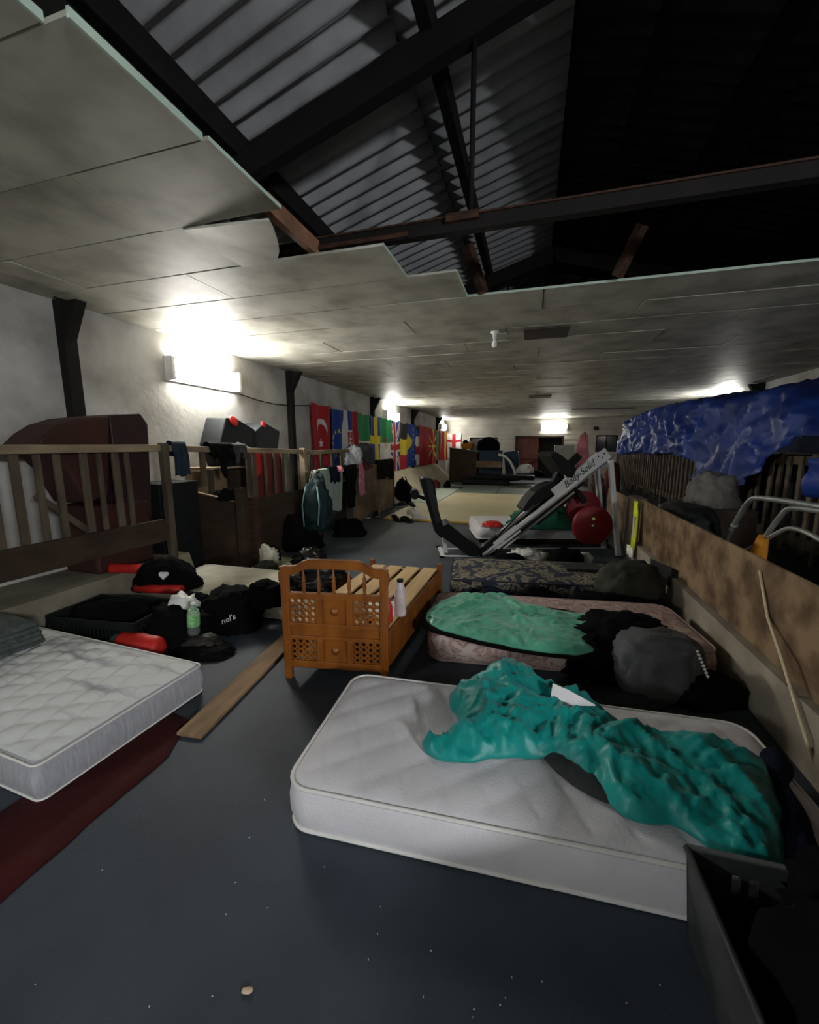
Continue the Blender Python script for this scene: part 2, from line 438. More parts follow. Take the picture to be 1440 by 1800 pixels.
def drape(mb, p0, p1, front, back, nrm, r=0.03, seed=0, fold=0.03, nf=3, ncol=26, nrow=20, mi=0, taper=0.1, hem=0.05, t0=None):
    """cloth hung over a rail from p0 to p1; nrm = side the front part hangs on"""
    p0, p1, nrm = Vector(p0), Vector(p1), Vector(nrm).normalized()
    V = []; tot = front + back + math.pi * r
    for i in range(nrow + 1):
        t = -back - math.pi * r / 2 + tot * i / nrow
        for j in range(ncol + 1):
            s_ = j / ncol
            hm = 1 + hem / max(front, .1) * noise.noise(Vector((s_ * 3, seed, 1)))
            if abs(t) <= math.pi * r / 2:
                a = t / r; off = math.sin(a) * r; dz = math.cos(a) * r; tt = 0
            else:
                tt = abs(t) - math.pi * r / 2
                off = math.copysign(r, t); dz = -tt * hm
            k = smooth01(tt / .12)
            ss = .5 + (s_ - .5) * (1 - taper * min(1, tt / max(front, .01)) + .06 * k * noise.noise(Vector((s_ * 2, tt * 4, seed))))
            fo = fold * k * (math.sin(s_ * nf * 2 * math.pi + seed + tt * 2) + .7 * noise.noise(Vector((s_ * 5, tt * 5, seed))))
            p = p0.lerp(p1, ss) + nrm * (off + math.copysign(1, t if t else 1) * abs(fo) if tt else off) + Vector((0, 0, dz))
            V.append(p)
    n = ncol + 1
    mb.add(V, [(i * n + j, i * n + j + 1, (i + 1) * n + j + 1, (i + 1) * n + j) for i in range(nrow) for j in range(ncol)], mi, True)

def rrect(cx, cy, w, d, rad, rot=0, n=6):
    P = []
    for sx, sy, a0 in ((1, 1, 0), (-1, 1, 90), (-1, -1, 180), (1, -1, 270)):
        for k in range(n + 1):
            a = math.radians(a0 + 90 * k / n)
            x = sx * (w / 2 - rad) + rad * math.cos(a); y = sy * (d / 2 - rad) + rad * math.sin(a)
            P.append((cx + x * math.cos(rot) - y * math.sin(rot), cy + x * math.sin(rot) + y * math.cos(rot)))
    return P

def mattress(name, label, c, w, d, th, rot, mtop, mside=None, quilt=None, step=0.03, rad=0.09, z0=0.0, pipe=0.009, bulge=0.012, pm=None, sag=None):
    t = thing(name, label, 'mattress', (c[0], c[1], z0), rot)
    mb = MB(Matrix.Translation((c[0], c[1], z0)) @ Matrix.Rotation(rot, 4, 'Z'))
    levels = [(-.016, 0.0), (-.004, .008), (0, .02), (bulge, th * .35), (bulge, th * .65), (0, th - .02), (-.004, th - .008), (-.016, th)]
    rings = []
    base = resample(rrect(0, 0, w, d, rad), step, 0, 0, rounds=0)
    nb = len(base)
    for off, z in levels:
        R = []
        for (x, y) in base:
            k = Vector((x / w, y / d)); k = k / max(abs(k.x), abs(k.y), 1e-6) * .5
            R.append(Vector((x * (1 + 2 * off / w), y * (1 + 2 * off / d), z)))
        rings.append(R)
    V = [p for R in rings for p in R]
    mb.add(V, [(i * nb + k, i * nb + (k + 1) % nb, (i + 1) * nb + (k + 1) % nb, (i + 1) * nb + k) for i in range(len(rings) - 1) for k in range(nb)], 1 if mside else 0, True)
    mb.add(rings[0], [list(range(nb))[::-1]], 0)
    top = [(p.x, p.y) for p in rings[-1]]
    pts = [Vector(p) for p in top]
    nx, ny = int(w / step), int(d / step)
    for i in range(1, nx):
        for j in range(1, ny):
            x, y = -w / 2 + w * i / nx, -d / 2 + d * j / ny
            if pt_in(top, x, y) and dist_poly(top, x, y) > step * .5: pts.append(Vector((x, y)))
    r = geometry.delaunay_2d_cdt(pts, [(i, (i + 1) % nb) for i in range(nb)], [], 1, 1e-6)
    TV = []
    for p in r[0]:
        dd = dist_poly(top, p.x, p.y)
        h = .012 * (1 - math.exp(-dd / .05))
        if quilt: h += quilt(p.x, p.y) * smooth01(dd / .05)
        if sag: h += sag(p.x, p.y) * smooth01(dd / .1)
        TV.append((p.x, p.y, th + h))
    mb.add(TV, [list(f) for f in r[2]], 0, True)
    mb.build('cover', [mtop] + ([mside] if mside else []), t)
    if pipe:
        for z in (.012, th - .008):
            pb = MB(mb.M)
            L = [Vector((x * (1 + .004 / w), y * (1 + .004 / d), z)) for x, y in base]
            pb.tube(L + [L[0]], pipe, 6, caps=False)
            pb.build('piping', pm or M_piping, t)
    return t

def diamonds(a, sx, sy, rot=0.0, p=0.5):
    ca, sa = math.cos(rot), math.sin(rot)
    def q(x, y):
        x, y = x * ca - y * sa, x * sa + y * ca
        u, v = (x / sx + y / sy), (x / sx - y / sy)
        return a * (abs(math.sin(math.pi * u / 1) * math.sin(math.pi * v / 1)) ** p - .6)
    return q

def text_mb(txt, size, shear=0.0, extrude=0.001):
    cu = bpy.data.curves.new('t', 'FONT'); cu.body = txt; cu.size = size; cu.shear = shear; cu.extrude = extrude
    o = bpy.data.objects.new('t', cu); COL.objects.link(o)
    bpy.context.view_layer.update()
    dg = bpy.context.evaluated_depsgraph_get()
    me = bpy.data.meshes.new_from_object(o.evaluated_get(dg))
    V = [v.co.copy() for v in me.vertices]; Fc = [list(p.vertices) for p in me.polygons]
    bpy.data.objects.remove(o); bpy.data.curves.remove(cu); bpy.data.meshes.remove(me)
    return V, Fc

# ================================================================== STRUCTURE
XL, XR, YB, YF, ZC = -4.5, 4.9, -6.0, 22.0, 3.0
mb = MB(); mb.box((0.2, (YB + YF) / 2, -0.1), (XR - XL + .6, YF - YB + .6, 0.2)); struct('floor', mb, M_rubber)
# rubber sheet joints: thin raised lips between the mats
mb = MB(); mb.box((XL - .15, (YB + YF) / 2, 2.4), (.3, YF - YB + .6, 5.0)); struct('wall_left', mb, M_plaster)
mb = MB(); mb.box((XR + .15, (YB + YF) / 2, 2.4), (.3, YF - YB + .6, 5.0)); struct('wall_right', mb, M_plaster)
mb = MB(); mb.box((.2, YB - .15, 2.4), (XR - XL, .3, 5.0)); struct('wall_back', mb, M_plaster)
# far wall with its openings, laid as courses of painted blocks
mb = MB()
def hole_wall(mb, x0, x1, z0, z1, holes, y, th):
    xs = sorted({x0, x1, *[h[0] for h in holes], *[h[1] for h in holes]})
    for a, b in zip(xs, xs[1:]):
        mid = (a + b) / 2; zz = [z0]
        hs = sorted([h for h in holes if h[0] <= mid <= h[1]], key=lambda h: h[2])
        cur = z0
        for h in hs:
            if h[2] > cur: mb.box((mid, y + th / 2, (cur + h[2]) / 2), (b - a, th, h[2] - cur))
            cur = h[3]
        if z1 > cur: mb.box((mid, y + th / 2, (cur + z1) / 2), (b - a, th, z1 - cur))
hole_wall(mb, XL, XR, -.1, 5, [(-.78, 1.48, 0, 2.09), (-3.18, -1.73, 1.3, 2.08), (3.0, 4.0, 1.35, 2.15)], YF, .3)
struct('wall_far', mb, M_blocks)
mb = MB()
for i in range(12):
    z = .25 + i * .245
    xs = [(XL, XR)]
    for a, c, z0, z1 in ((-.82, 1.52, 0, 2.15), (-3.2, -1.71, 1.28, 2.1), (2.98, 4.02, 1.33, 2.17)):
        if z0 <= z <= z1: xs = [q for p in xs for q in ((p[0], min(p[1], a)), (max(p[0], c), p[1])) if q[1] - q[0] > .01]
    for a, c in xs: mb.box(((a + c) / 2, YF - .004, z), (c - a, .012, .010))
struct('trim_1', mb, mat('mortar_line', (0.24, 0.225, 0.19), 0.9))
# door: red-brown leaf on the left, dark opening on the right
mb = MB(); mb.box((.36, YF + .34, 1.05), (2.4, .04, 2.3)); struct('door_1', mb, M_void)
mb = MB(); mb.box((-.22, YF + .1, 1.04), (1.1, .05, 2.08))
for z in (.35, 1.05, 1.85): mb.box((-.22, YF + .065, z), (1.06, .03, .12))
mb.bar((-.7, YF + .065, .4), (.28, YF + .065, 1.0), .03, .1, up=(0, 1, 0))
d2 = struct('door_2', mb, M_doorred)
mb = MB()
for x in (-.80, 1.50): mb.box((x, YF + .05, 1.06), (.07, .14, 2.14))
mb.box((.35, YF + .05, 2.11), (2.37, .14, .07)); struct('trim_2', mb, M_darkwood)
for k, (a, b, z0, z1) in enumerate(((-3.18, -1.73, 1.3, 2.08), (3.0, 4.0, 1.35, 2.15)), 1):
    mb = MB(); mb.box(((a + b) / 2, YF + .2, (z0 + z1) / 2), (b - a, .02, z1 - z0)); w = struct('window_%d' % k, mb, M_window)
    mb = MB(); mb.M = Matrix()
    for x in (a + .03, (a + b) / 2, b - .03): mb.box((x, YF + .17, (z0 + z1) / 2), (.05, .05, z1 - z0))
    for z in (z0 + .03, z1 - .03): mb.box(((a + b) / 2, YF + .17, z), (b - a, .05, .05))
    mb.build('window_frame', M_steel_dark, w)

# wall posts with haunches (portal frame legs), left and right
RP = math.tan(math.radians(16.46))
POSTS = [-1.0, 3.1, 7.02, 11.25, 15.45, 19.7]
k = 3
for side in (-1, 1):
    for y in POSTS:
        x = XL if side < 0 else XR
        mb = MB()
        mb.box((x - side * .05, y, 1.5), (.10, .12, 3.0))
        poly = [(x - side * .02, 2.98), (x - side * .30, 2.98), (x - side * .10, 2.62), (x - side * .02, 2.62)]
        mb.prism(poly, 1, y - .05, y + .05)
        struct('trim_%d' % k, mb, M_steel_dark); k += 1

# ceiling: rows of painted boards hung under the ties, ragged where the middle is missing
rnd = random.Random(4)
mb = MB(); edge_mb = MB()
BW = .585
def board(x0, x1, y0, y1, dz=0.0, tilt=0.0, mi=0):
    cx, cy = (x0 + x1) / 2, (y0 + y1) / 2
    R = Euler((tilt, rnd.uniform(-.0015, .0015), 0)).to_matrix()
    mb.box((cx, cy, ZC + .009 + dz), (x1 - x0 - .010, y1 - y0 - .011, .018), R, mi)
def row(y0, xa, xb, off):
    x = xa
    L = 2.44
    first = True
    while x < xb - .01:
        e = min(xb, x + (off if first else L)); first = False
        if xb - e < .35: e = xb
        board(x, e, y0, y0 + BW, rnd.uniform(0, .006), rnd.uniform(-.006, .006)); x = e
y = 1.19 - BW * 12
ends = {1.19 - 2 * BW: -1.60, 1.19 - BW: -1.63, 1.19: -1.68}
rows = []
yy = 1.19 - BW * 12
i = -12
while yy < YF - .05:
    rows.append((i, yy)); yy += BW; i += 1
LEFT_END = {0: -1.53, 1: -1.50, 2: -2.05, 3: -1.07, 4: -.65}
for i, yy in rows:
    off = [1.1, 2.1, .6, 1.7][i % 4]
    if i >= 5:
        row(yy, XL, XR, off)
    else:
        row(yy, XL, LEFT_END.get(i, -1.63), off)
        row(yy, 2.06 if i == 4 else 3.9, XR, off)  # unseen right edge set back to let the right wall light reach the roof
struct('ceiling', mb, M_ceil)
# pale green cut edges along the hole
mb = MB()
for x, i in ((-1.53, 0), (-1.63, -1), (-1.63, -2)):
    y0 = 1.19 + BW * i
    mb.box((x + .002, y0 + BW / 2, ZC + .012), (.012, BW - .01, .034))
for x, i in ((-1.50, 1), (-1.07, 3), (-.65, 4)):
    y0 = 1.19 + BW * i
    mb.box((x + .001, y0 + BW / 2, ZC + .009), (.006, BW - .01, .02))
mb.box((.7, 1.19 + BW * 5 - .001, ZC + .009), (2.7, .006, .02))
struct('trim_20', mb, M_ceil_edge)
# the bent board that has come loose: a curled corner hanging below the row
mb = MB()
V2 = [(-2.25, 2.375), (-1.60, 2.375), (-1.65, 2.5), (-1.73, 2.66), (-1.80, 2.78), (-1.88, 2.88), (-1.98, 2.955), (-2.25, 2.955)]
mb.prism(V2, 2, 0, .016)
for q in mb.v:
    u = max(0, (q.x + 2.15) / .5); q.z += ZC - .004 - .03 * u * u
struct('ceiling.001', mb, M_ceil)

# roof: corrugated fibre-cement sheets on both slopes, in lapped tiers
RX, RZE = 0.2, 3.42                        # ridge position, underside of sheets at the left eave
def roof_z(x): return RZE + RP * ((x - XL) if x < RX else (2 * RX - XL - x))
def sheet(mb, x0, x1, y0, y1, lift, pitch=.19, amp=.040, step=.019):
    ny = int((y1 - y0) / step); nx = 3
    V = []
    for i in range(ny + 1):
        yv = y0 + (y1 - y0) * i / ny
        zz = amp * math.asin(.985 * math.sin(2 * math.pi * yv / pitch)) / 1.4
        for j in range(nx + 1):
            x = x0 + (x1 - x0) * j / nx
            V.append((x, yv, roof_z(x) + zz + lift))
    mb.add(V, [(i * (nx + 1) + j, i * (nx + 1) + j + 1, (i + 1) * (nx + 1) + j + 1, (i + 1) * (nx + 1) + j) for i in range(ny) for j in range(nx)], 0, True)
mb = MB()
tiers = [(XL - .2, -2.95), (-3.1, -1.04), (-1.3, RX - .04)]
for n, (a, b) in enumerate(tiers):
    # the far end reaches past the second frame; further back the ceiling hides it
    sheet(mb, a, b, -5.9, 9.0, .07 * (2 - n) * -1 + .07)
struct('ceiling.002', mb, M_sheet, solid=.008)
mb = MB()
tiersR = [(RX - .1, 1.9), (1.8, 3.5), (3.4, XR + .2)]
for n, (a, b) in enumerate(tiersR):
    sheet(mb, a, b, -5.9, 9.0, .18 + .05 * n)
struct('ceiling.003', mb, mat('shaded_black_sheet', (0.05, 0.05, 0.052), 0.9, col2=(0.03, 0.03, 0.032), scale=3, bump=0.2), solid=.008)  # right slope coloured near-black to stand in for its shade
mb = MB()
for xx0, xx1 in ((XL - .2, RX), (RX, XR + .2)):
    mb.add([(xx0, 9, roof_z(xx0) + .15), (xx1, 9, roof_z(xx1) + .15), (xx1, YF + .2, roof_z(xx1) + .15), (xx0, YF + .2, roof_z(xx0) + .15)], [(0, 1, 2, 3)])
    mb.add([(xx0, YB - .2, roof_z(xx0) + .40), (xx1, YB - .2, roof_z(xx1) + .40), (xx1, 9, roof_z(xx1) + .40), (xx0, 9, roof_z(xx0) + .40)], [(0, 1, 2, 3)])
struct('ceiling.004', mb, M_sheet, solid=.01)

# roof trusses: rafters, tie, struts, hanger rod
def truss(y, nm):
    mb = MB()
    for sx in (-1, 1):
        x0 = XL + .05 if sx < 0 else XR - .05
        z0 = roof_z(x0) - .34; z1 = roof_z(RX) - .34
        mb.bar((x0, y, z0), (RX, y, z1), .10, .20)
    mb.bar((XL + .1, y, 3.10), (XR - .1, y, 3.10), .07, .09)
    for px_, pz in ((-.47, 3.10),):
        mb.tube([(px_, y, 3.10), (px_, y, roof_z(px_) - .35)], .018, 8)
    return struct(nm, mb, M_steel_dark)
truss(3.05, 'trim_21'); truss(7.05, 'trim_22'); truss(-1.05, 'trim_23')
# rust showing on the tie of the near truss
mb = MB()
mb.bar((-1.75, 3.01, 3.145), (1.9, 3.01, 3.145), .02, .012)
mb.box((-.52, 3.0, 3.13), (.22, .04, .05)); mb.bar((-1.9, 3.0, 3.075), (-.9, 3.0, 3.075), .015, .03)
struct('trim_24', mb, M_rust)
# purlins along the building
mb = MB()
for x in (-3.4, -2.30, -.78, .75, 1.45, 2.8):
    mb.box((x, 1.5, roof_z(x) - .17), (.085, 14.8, .18))
struct('trim_25', mb, M_steel_dark)
# ceiling joists that show in the gap, and the brown struts standing on the boards
mb = MB()
mb.box((-1.63, 2.75, ZC + .075), (.05, .72, .11)); mb.box((-2.9, 1.2, ZC + .075), (.05, 4.2, .11))
struct('trim_26', mb, mat('raw_red_brown_joist', (0.25, 0.125, 0.075), 0.8, var=.25, bump=.3))
for k, (pa, pb) in enumerate((((822, 430), (850, 515)), ((1130, 395), (1085, 486))), 27):
    a = Y(*pa, 3.9); b = F(*pb, ZC + .02)
    mb = MB(); mb.bar(b, a, .07, .07)
    struct('trim_%d' % k, mb, M_rust)

# left pen: raised concrete with a sloping face; pale floor strip beside the rubber
mb = MB()
mb.prism([(XL, .0), (XL, .36), (-3.84, .36), (-3.72, .0)], 1, YB, 3.75)
struct('trim_40', mb, M_concrete)
mb = MB(); mb.box((-3.55, 3.7, .006), (1.9, 2.6, .012)); struct('floor.001', mb, mat('pale_dusty_screed', (0.30, 0.27, 0.19), .9, col2=(.2, .18, .12), scale=3, bump=.3))
# bank at the foot of the left wall further back
mb = MB()
V = []; ns = 60
for i in range(ns + 1):
    yv = 10.6 + 8.4 * i / ns
    for j, (x, z) in enumerate(((XL, .80), (-4.30, .78), (-4.1, .66), (-3.85, .36), (-3.65, .18), (-3.45, .0))):
        w_ = .06 * noise.noise(Vector((yv * .8, j * .7, 3)))
        V.append((x + (w_ if 0 < j else 0), yv, max(0, z + (w_ if 0 < j < 5 else 0))))
mb.add(V, [(i * 6 + j, i * 6 + j + 1, i * 6 + j + 7, i * 6 + j + 6) for i in range(ns) for j in range(5)], 0, True)
mb.add([V[0], V[1], V[2], V[3], V[4], V[5], (XL, 10.6, 0)], [(0, 1, 2, 3, 4, 5, 6)])
struct('trim_41', mb, mat('whitewashed_bank', (0.56, 0.50, 0.38), .85, col2=(.38, .34, .26), scale=2, bump=.3))
# right side: concrete kerb carrying the plywood barrier
mb = MB(); mb.prism([(1.36, 0), (1.36, .34), (1.50, .34), (1.56, 0)], 1, -3.0, 5.9)
struct('trim_42', mb, mat('kerb_concrete', (0.36, 0.31, 0.24), .9, col2=(.2, .17, .13), scale=3, bump=.4))
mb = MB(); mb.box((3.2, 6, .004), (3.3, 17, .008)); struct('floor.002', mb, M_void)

# wall lamps: fluorescent battens with glowing covers enlarged to stand in for bloom
M_tubes = {k: emit('lit_tube', (0.92, 0.96, 1.0) if k in (('left', -3.1), ('right', -2.6)) else LAMP_COL, LAMP_E * v) for k, v in LAMP_K.items()}
M_lampbase = mat('white_lamp_housing', (0.7, 0.7, 0.68), .5, var=.03)
LL = {('left', 4.9): 'brightest fluorescent wall light, on the near left wall above the pen rail',
      ('left', 12.9): 'fluorescent wall light above the red white and blue crossed flag',
      ('left', 21.0): 'small distant wall light at the far left corner beyond the last flags',
      ('left', -3.1): 'fluorescent wall light on the left wall behind the viewer',
      ('right', -2.6): 'fluorescent wall light on the right wall behind the viewer',
      ('right', 12.9): 'fluorescent wall light on the right wall behind the blue tarpaulin'}
def lamp(cx, cy, cz, nx, ny, label, key):
    # n = outward normal; the batten lies along the wall
    a = math.atan2(ny, nx)
    M = Matrix.Translation((cx, cy, cz)) @ Matrix.Rotation(a, 4, 'Z')
    t = thing('wall_light', label, 'light', (cx, cy, cz), a, 'fluorescent wall lights')
    b = MB(M); b.box((.02, 0, 0), (.04, 1.30, .30), bev=.01); b.build('housing', M_lampbase, t)
    b = MB(M); b.prism([(.04 + .09 * math.sin(math.pi * k / 12), .14 * math.cos(math.pi * k / 12)) for k in range(13)], 1, -.595, .595); b.build('diffuser', M_tubes[key], t)
    for yv in (-.62, .62):
        b = MB(M); b.box((.075, yv, 0), (.12, .05, .29), bev=.008); b.build('end_cap', M_lampbase, t)
for side, y in LAMPS:
    if side == 'left': lamp(XL, y, 2.58, 1, 0, LL[(side, y)], (side, y))
    else: lamp(XR, y, 2.58, -1, 0, LL[(side, y)], (side, y))
lamp(1.02, YF, 2.56, 0, -1, 'fluorescent light on the far wall over the dark doorway', 'far')

# bare bulb in its holder, hanging from the boards
p = F(870, 583, ZC)
t = thing('light_bulb', 'unlit bare bulb in a white holder on the ceiling boards', 'bulb', p)
b = MB(Matrix.Translation(p)); b.lathe([(.001, 0), (.05, 0), (.05, -.015), (.025, -.03), (.022, -.085), (.001, -.086)]); b.build('holder', M_lampbase, t)
b = MB(Matrix.Translation(p)); b.lathe([(.012, -.08), (.014, -.10), (.030, -.13), (.034, -.155), (.026, -.18), (.001, -.19)]); b.build('bulb', mat('frosted_glass', (.8, .8, .78), .2), t)
b = MB(); b.tube([p + Vector((.03, 0, -.01)), p + Vector((.08, .02, -.03)), p + Vector((.13, .01, -.02)), p + Vector((.16, .05, -.06))], .004, 6); b.build('wire', M_lampbase, t)
# dark openings / vent boards in the ceiling
def ceil_panel(name, label, x0, x1, y0, y1):
    b = MB(); b.box(((x0 + x1) / 2, (y0 + y1) / 2, ZC - .008), (x1 - x0, y1 - y0, .016), bev=.003)
    return one(name, label, 'panel', b, mat('dark_brown_patch', (0.07, 0.055, 0.045), .8, var=.2))
ceil_panel('ceiling_patch', 'dark rectangular patch board on the ceiling beside the bare bulb', -.16, .37, 5.35, 5.85)
ceil_panel('ceiling_patch', 'small dark patch board on the ceiling halfway to the far wall', -.14, .46, 12.1, 12.7)
ceil_panel('ceiling_patch', 'long dark slit in the ceiling near the blue tarpaulin', 1.4, 3.6, 16.9, 17.2)
# small dark socket box high on the far wall
p = Y(1048, 753, YF - .04); b = MB(); b.box(p, (.2, .08, .17), bev=.01); one('junction_box', 'small dark box on the far wall right of the far light', 'box', b, M_void)
# cables along the left wall
b = MB(); pts = [Vector((XL + .03, 5.6 + i * .5, 2.42 - .06 * math.sin(i * .9) - .004 * i)) for i in range(12)]
b.tube(pts, .008, 6); one('electric_cable', 'thin black cable looped along the left wall above the flags', 'cable', b, M_black)

# ================================================================== FLOOR COVERINGS
b = MB(); heap(b, [(-2.20, -.6), (-1.72, -.55), (-1.735, .74), (-1.755, 1.70), (-2.16, 1.76), (-2.18, .9)], 0.0, .004, .02, .0, 4, 1, rounds=1, edge=.006, wob=.012, step=.06)
one('red_carpet_strip', 'dark red carpet strip on the floor beside the left mattress', 'carpet', b, M_redmat)
b = MB(); b.bar((-1.755, 1.60, .013), (-1.93, 3.25, .013), .155, .022, bev=.004)
one('floor_plank', 'worn brown wooden plank lying flat on the floor left of the bed', 'plank', b, mat('scuffed_plank', (0.30, 0.19, 0.10), .8, col2=(.16, .095, .05), scale=6, bump=.4, stretch=(2, .4, 1)))
# exercise mats further down the room
def floor_mat(name, label, poly, h, m, grp=None):
    b = MB(); b.prism(poly, 2, .004, h); return one(name, label, 'mat', b, m, grp, bevel=.006)
floor_mat('floor_mat', 'near cream mat with yellow front edge just behind the dark floor', [(-3.1, 8.45), (.2, 8.5), (.2, 11.0), (-3.1, 11.0)], .035, M_cream)
floor_mat('floor_mat', 'cream mat behind the white mattress on the right', [(.23, 9.2), (1.3, 9.2), (1.3, 13.6), (.23, 13.6)], .03, M_cream)
floor_mat('floor_mat', 'cream mat further back beyond the slit seam', [(-2.5, 11.03), (.2, 11.03), (.2, 13.9), (-2.5, 13.9)], .03, M_cream)
floor_mat('floor_mat', 'pale mint mat along the white bank at the left', [(-3.55, 11.1), (-2.53, 11.1), (-2.53, 15.2), (-3.55, 15.2)], .03, M_mintmat)
for k, (x0, x1, y0, y1, lab) in enumerate(((-2.5, -1.1, 13.93, 16.2, 'grey green mat, left one of the nearer dark pair'), (-1.07, 1.3, 13.93, 16.2, 'grey green mat, right one of the nearer dark pair'),
                                  (-3.3, -1.0, 16.23, 18.4, 'grey green mat in front of the dark brown cabinet'), (-.97, 1.3, 16.23, 18.4, 'grey green mat in front of the far doorway'))):
    floor_mat('floor_mat', lab, [(x0, y0), (x1, y0), (x1, y1), (x0, y1)], .03, M_greenmat, 'exercise mats')
b = MB(); b.box((-1.4, 8.43, .017), (3.4, .05, .03)); one('mat_edging', 'yellow edging strip along the front of the near cream mat', 'edging', b, mat('yellow_edge', (0.55, 0.33, 0.04), .6))

# ================================================================== FOREGROUND MATTRESS AND ITS LOAD
mattress('mattress', 'white quilted single mattress in the foreground under the teal sleeping bag', (.085, 1.775), 2.08, .86, .215, math.radians(3.5), M_white,
         quilt=diamonds(.012, .20, .26, .25, .3), step=.018, rad=.10)
def zA(x, y):
    yb = 2.16 + x * .061
    return .238 - .02 * smooth01((y - yb) / .3)
TE = [(737, 1281), (765, 1325), (850, 1318), (955, 1312), (1010, 1330), (1060, 1380), (1100, 1415), (1150, 1430), (1190, 1430), (1240, 1470), (1335, 1522), (1388, 1514),
      (1382, 1440), (1372, 1380), (1330, 1318), (1260, 1284), (1190, 1258), (1110, 1243), (1060, 1225), (1000, 1195), (940, 1168), (900, 1155), (865, 1155), (845, 1172), (795, 1178), (785, 1200), (812, 1225), (775, 1258)]
poly = [F(x, y, .29 if y > 1260 else .37) for x, y in TE]
TG = F(885, 1195, .30); TH = F(1035, 1225, .30)
t = thing('sleeping_bag', 'rumpled teal sleeping bag on the foreground white mattress', 'sleeping bag', (poly[0].x, poly[0].y, .238))
b = MB(); heap(b, [(p.x, p.y) for p in poly], zA, .085, .06, .02, 5.0, 3, step=.011, wob=.02, lump=.6, rounds=2, fine=.036, quilt=lambda x, y: .10 * math.exp(-((x - TG.x) ** 2 + (y - TG.y) ** 2) / .05) + .12 * math.exp(-((x - TH.x) ** 2 + (y - TH.y) ** 2) / .02))
TEAL = list(b.v)
b.build('shell', M_teal, t)
b = MB(); poly = [F(x, y, .26) for x, y in [(945, 1310), (1010, 1300), (1060, 1350), (1110, 1412), (1060, 1402), (1010, 1375), (972, 1345)]]
heap(b, [(p.x, p.y) for p in poly], .236, .022, .03, .012, 8, 5, step=.015); b.build('lining', M_char, t)
def on_heap(px_, py_, verts):
    yv = 1.5
    while yv < 2.5:
        P = Y(px_, py_, yv)
        near = [v.z for v in verts if abs(v.x - P.x) < .02 and abs(v.y - P.y) < .02]
        if near and P.z <= max(near) + .006: return P
        yv += .006
    return Y(px_, py_, 1.95)
b = MB(); pc = on_heap(1000, 1228, TEAL); pts = [Y(966, 1240, pc.y - .02), Y(1047, 1241, pc.y - .02), Y(1000, 1215, pc.y + .01), Y(972, 1203, pc.y + .02)]
n_ = Vector((0, .004, .004)); b.add([p for p in pts] + [p + n_ for p in pts], [(0, 1, 2, 3), (7, 6, 5, 4), (0, 4, 5, 1), (1, 5, 6, 2), (2, 6, 7, 3), (3, 7, 4, 0)])
one('paper_sheet', 'white card tucked into the folds of the teal sleeping bag', 'paper', b, M_paper)
b = MB(); poly = [F(x, y, .27) for x, y in [(1325, 1315), (1372, 1300), (1402, 1352), (1386, 1372), (1412, 1402), (1428, 1440), (1448, 1500), (1432, 1545), (1388, 1548), (1380, 1450), (1366, 1380)]]
heap(b, [(p.x, p.y) for p in poly], .236, .05, .05, .03, 7, 8, step=.018)
one('jacket', 'black and navy jacket at the right end of the foreground mattress', 'jacket', b, M_navy)

# grey storage crate in the front right corner
CR = Matrix.Translation((.57, 1.335, 0)) @ Matrix.Rotation(math.radians(2), 4, 'Z')
t = thing('storage_crate', 'grey plastic crate in the bottom right corner filled with black clothes', 'crate', (.57, 1.335, 0), math.radians(2))
b = MB(CR); W, D, Hc, tk = .66, .60, .30, .012
b.box((W / 2, -D / 2, .008), (W - .06, D - .06, .016)); b.build('base', M_crate, t)
def slant(b, p0, p1, q0, q1, th_in):
    # wall between bottom edge p0-p1 and top edge q0-q1
    th_in = Vector(th_in); V = [Vector(v) for v in (p0, p1, q1, q0)]
    b.add(V + [v + th_in for v in V], [(0, 1, 2, 3), (7, 6, 5, 4), (0, 4, 5, 1), (1, 5, 6, 2), (2, 6, 7, 3), (3, 7, 4, 0)])
tp = -.022
b = MB(CR); slant(b, (.0, 0, 0), (.0, -D, 0), (tp, -tp, Hc), (tp, -D + tp, Hc), (tk, 0, 0)); b.build('side_wall', M_crate, t)
b = MB(CR); slant(b, (W, 0, 0), (W, -D, 0), (W - tp, -tp, Hc), (W - tp, -D + tp, Hc), (-tk, 0, 0)); b.build('side_wall', M_crate, t)
b = MB(CR); slant(b, (0, -D, 0), (W, -D, 0), (tp, -D + tp, Hc), (W - tp, -D + tp, Hc), (0, tk, 0)); b.build('end_wall', M_crate, t)
b = MB(CR)                                       # the far wall has two upright slots
xs = [tp, .105, .130, .153, .178, W - tp]
for i, (a, c) in enumerate(zip(xs, xs[1:])):
    if i in (1, 3):
        slant(b, (a, 0, 0), (c, 0, 0), (a, -tp * .6, .18), (c, -tp * .6, .18), (0, -tk, 0))
        slant(b, (a, -tp * .83, .25), (c, -tp * .83, .25), (a, -tp, Hc), (c, -tp, Hc), (0, -tk, 0))
    else:
        slant(b, (max(a, 0), 0, 0), (min(c, W), 0, 0), (a, -tp, Hc), (c, -tp, Hc), (0, -tk, 0))
b.build('slotted_wall', M_crate, t)
b = MB(CR); r_ = .011
b.tube([(tp, -tp, Hc), (W - tp, -tp, Hc), (W - tp, -D + tp, Hc), (tp, -D + tp, Hc), (tp, -tp, Hc)], r_, 8); b.build('rim', M_crate, t)
b = MB(); blob(b, (.93, 1.0, .03), .60, .60, .50, rot=.1, seed=11, amp=.2, crease=.2, ex=.8)
one('clothes_heap', 'heap of black clothes piled in the grey front crate', 'clothes', b, M_black)
b = MB(); blob(b, (.95, 1.22, .30), .36, .30, .20, rot=.3, seed=14, amp=.3, crease=.3, ex=.9)
one('clothes_heap', 'black garment on top of the front crate, reaching onto the mattress', 'clothes', b, M_black)

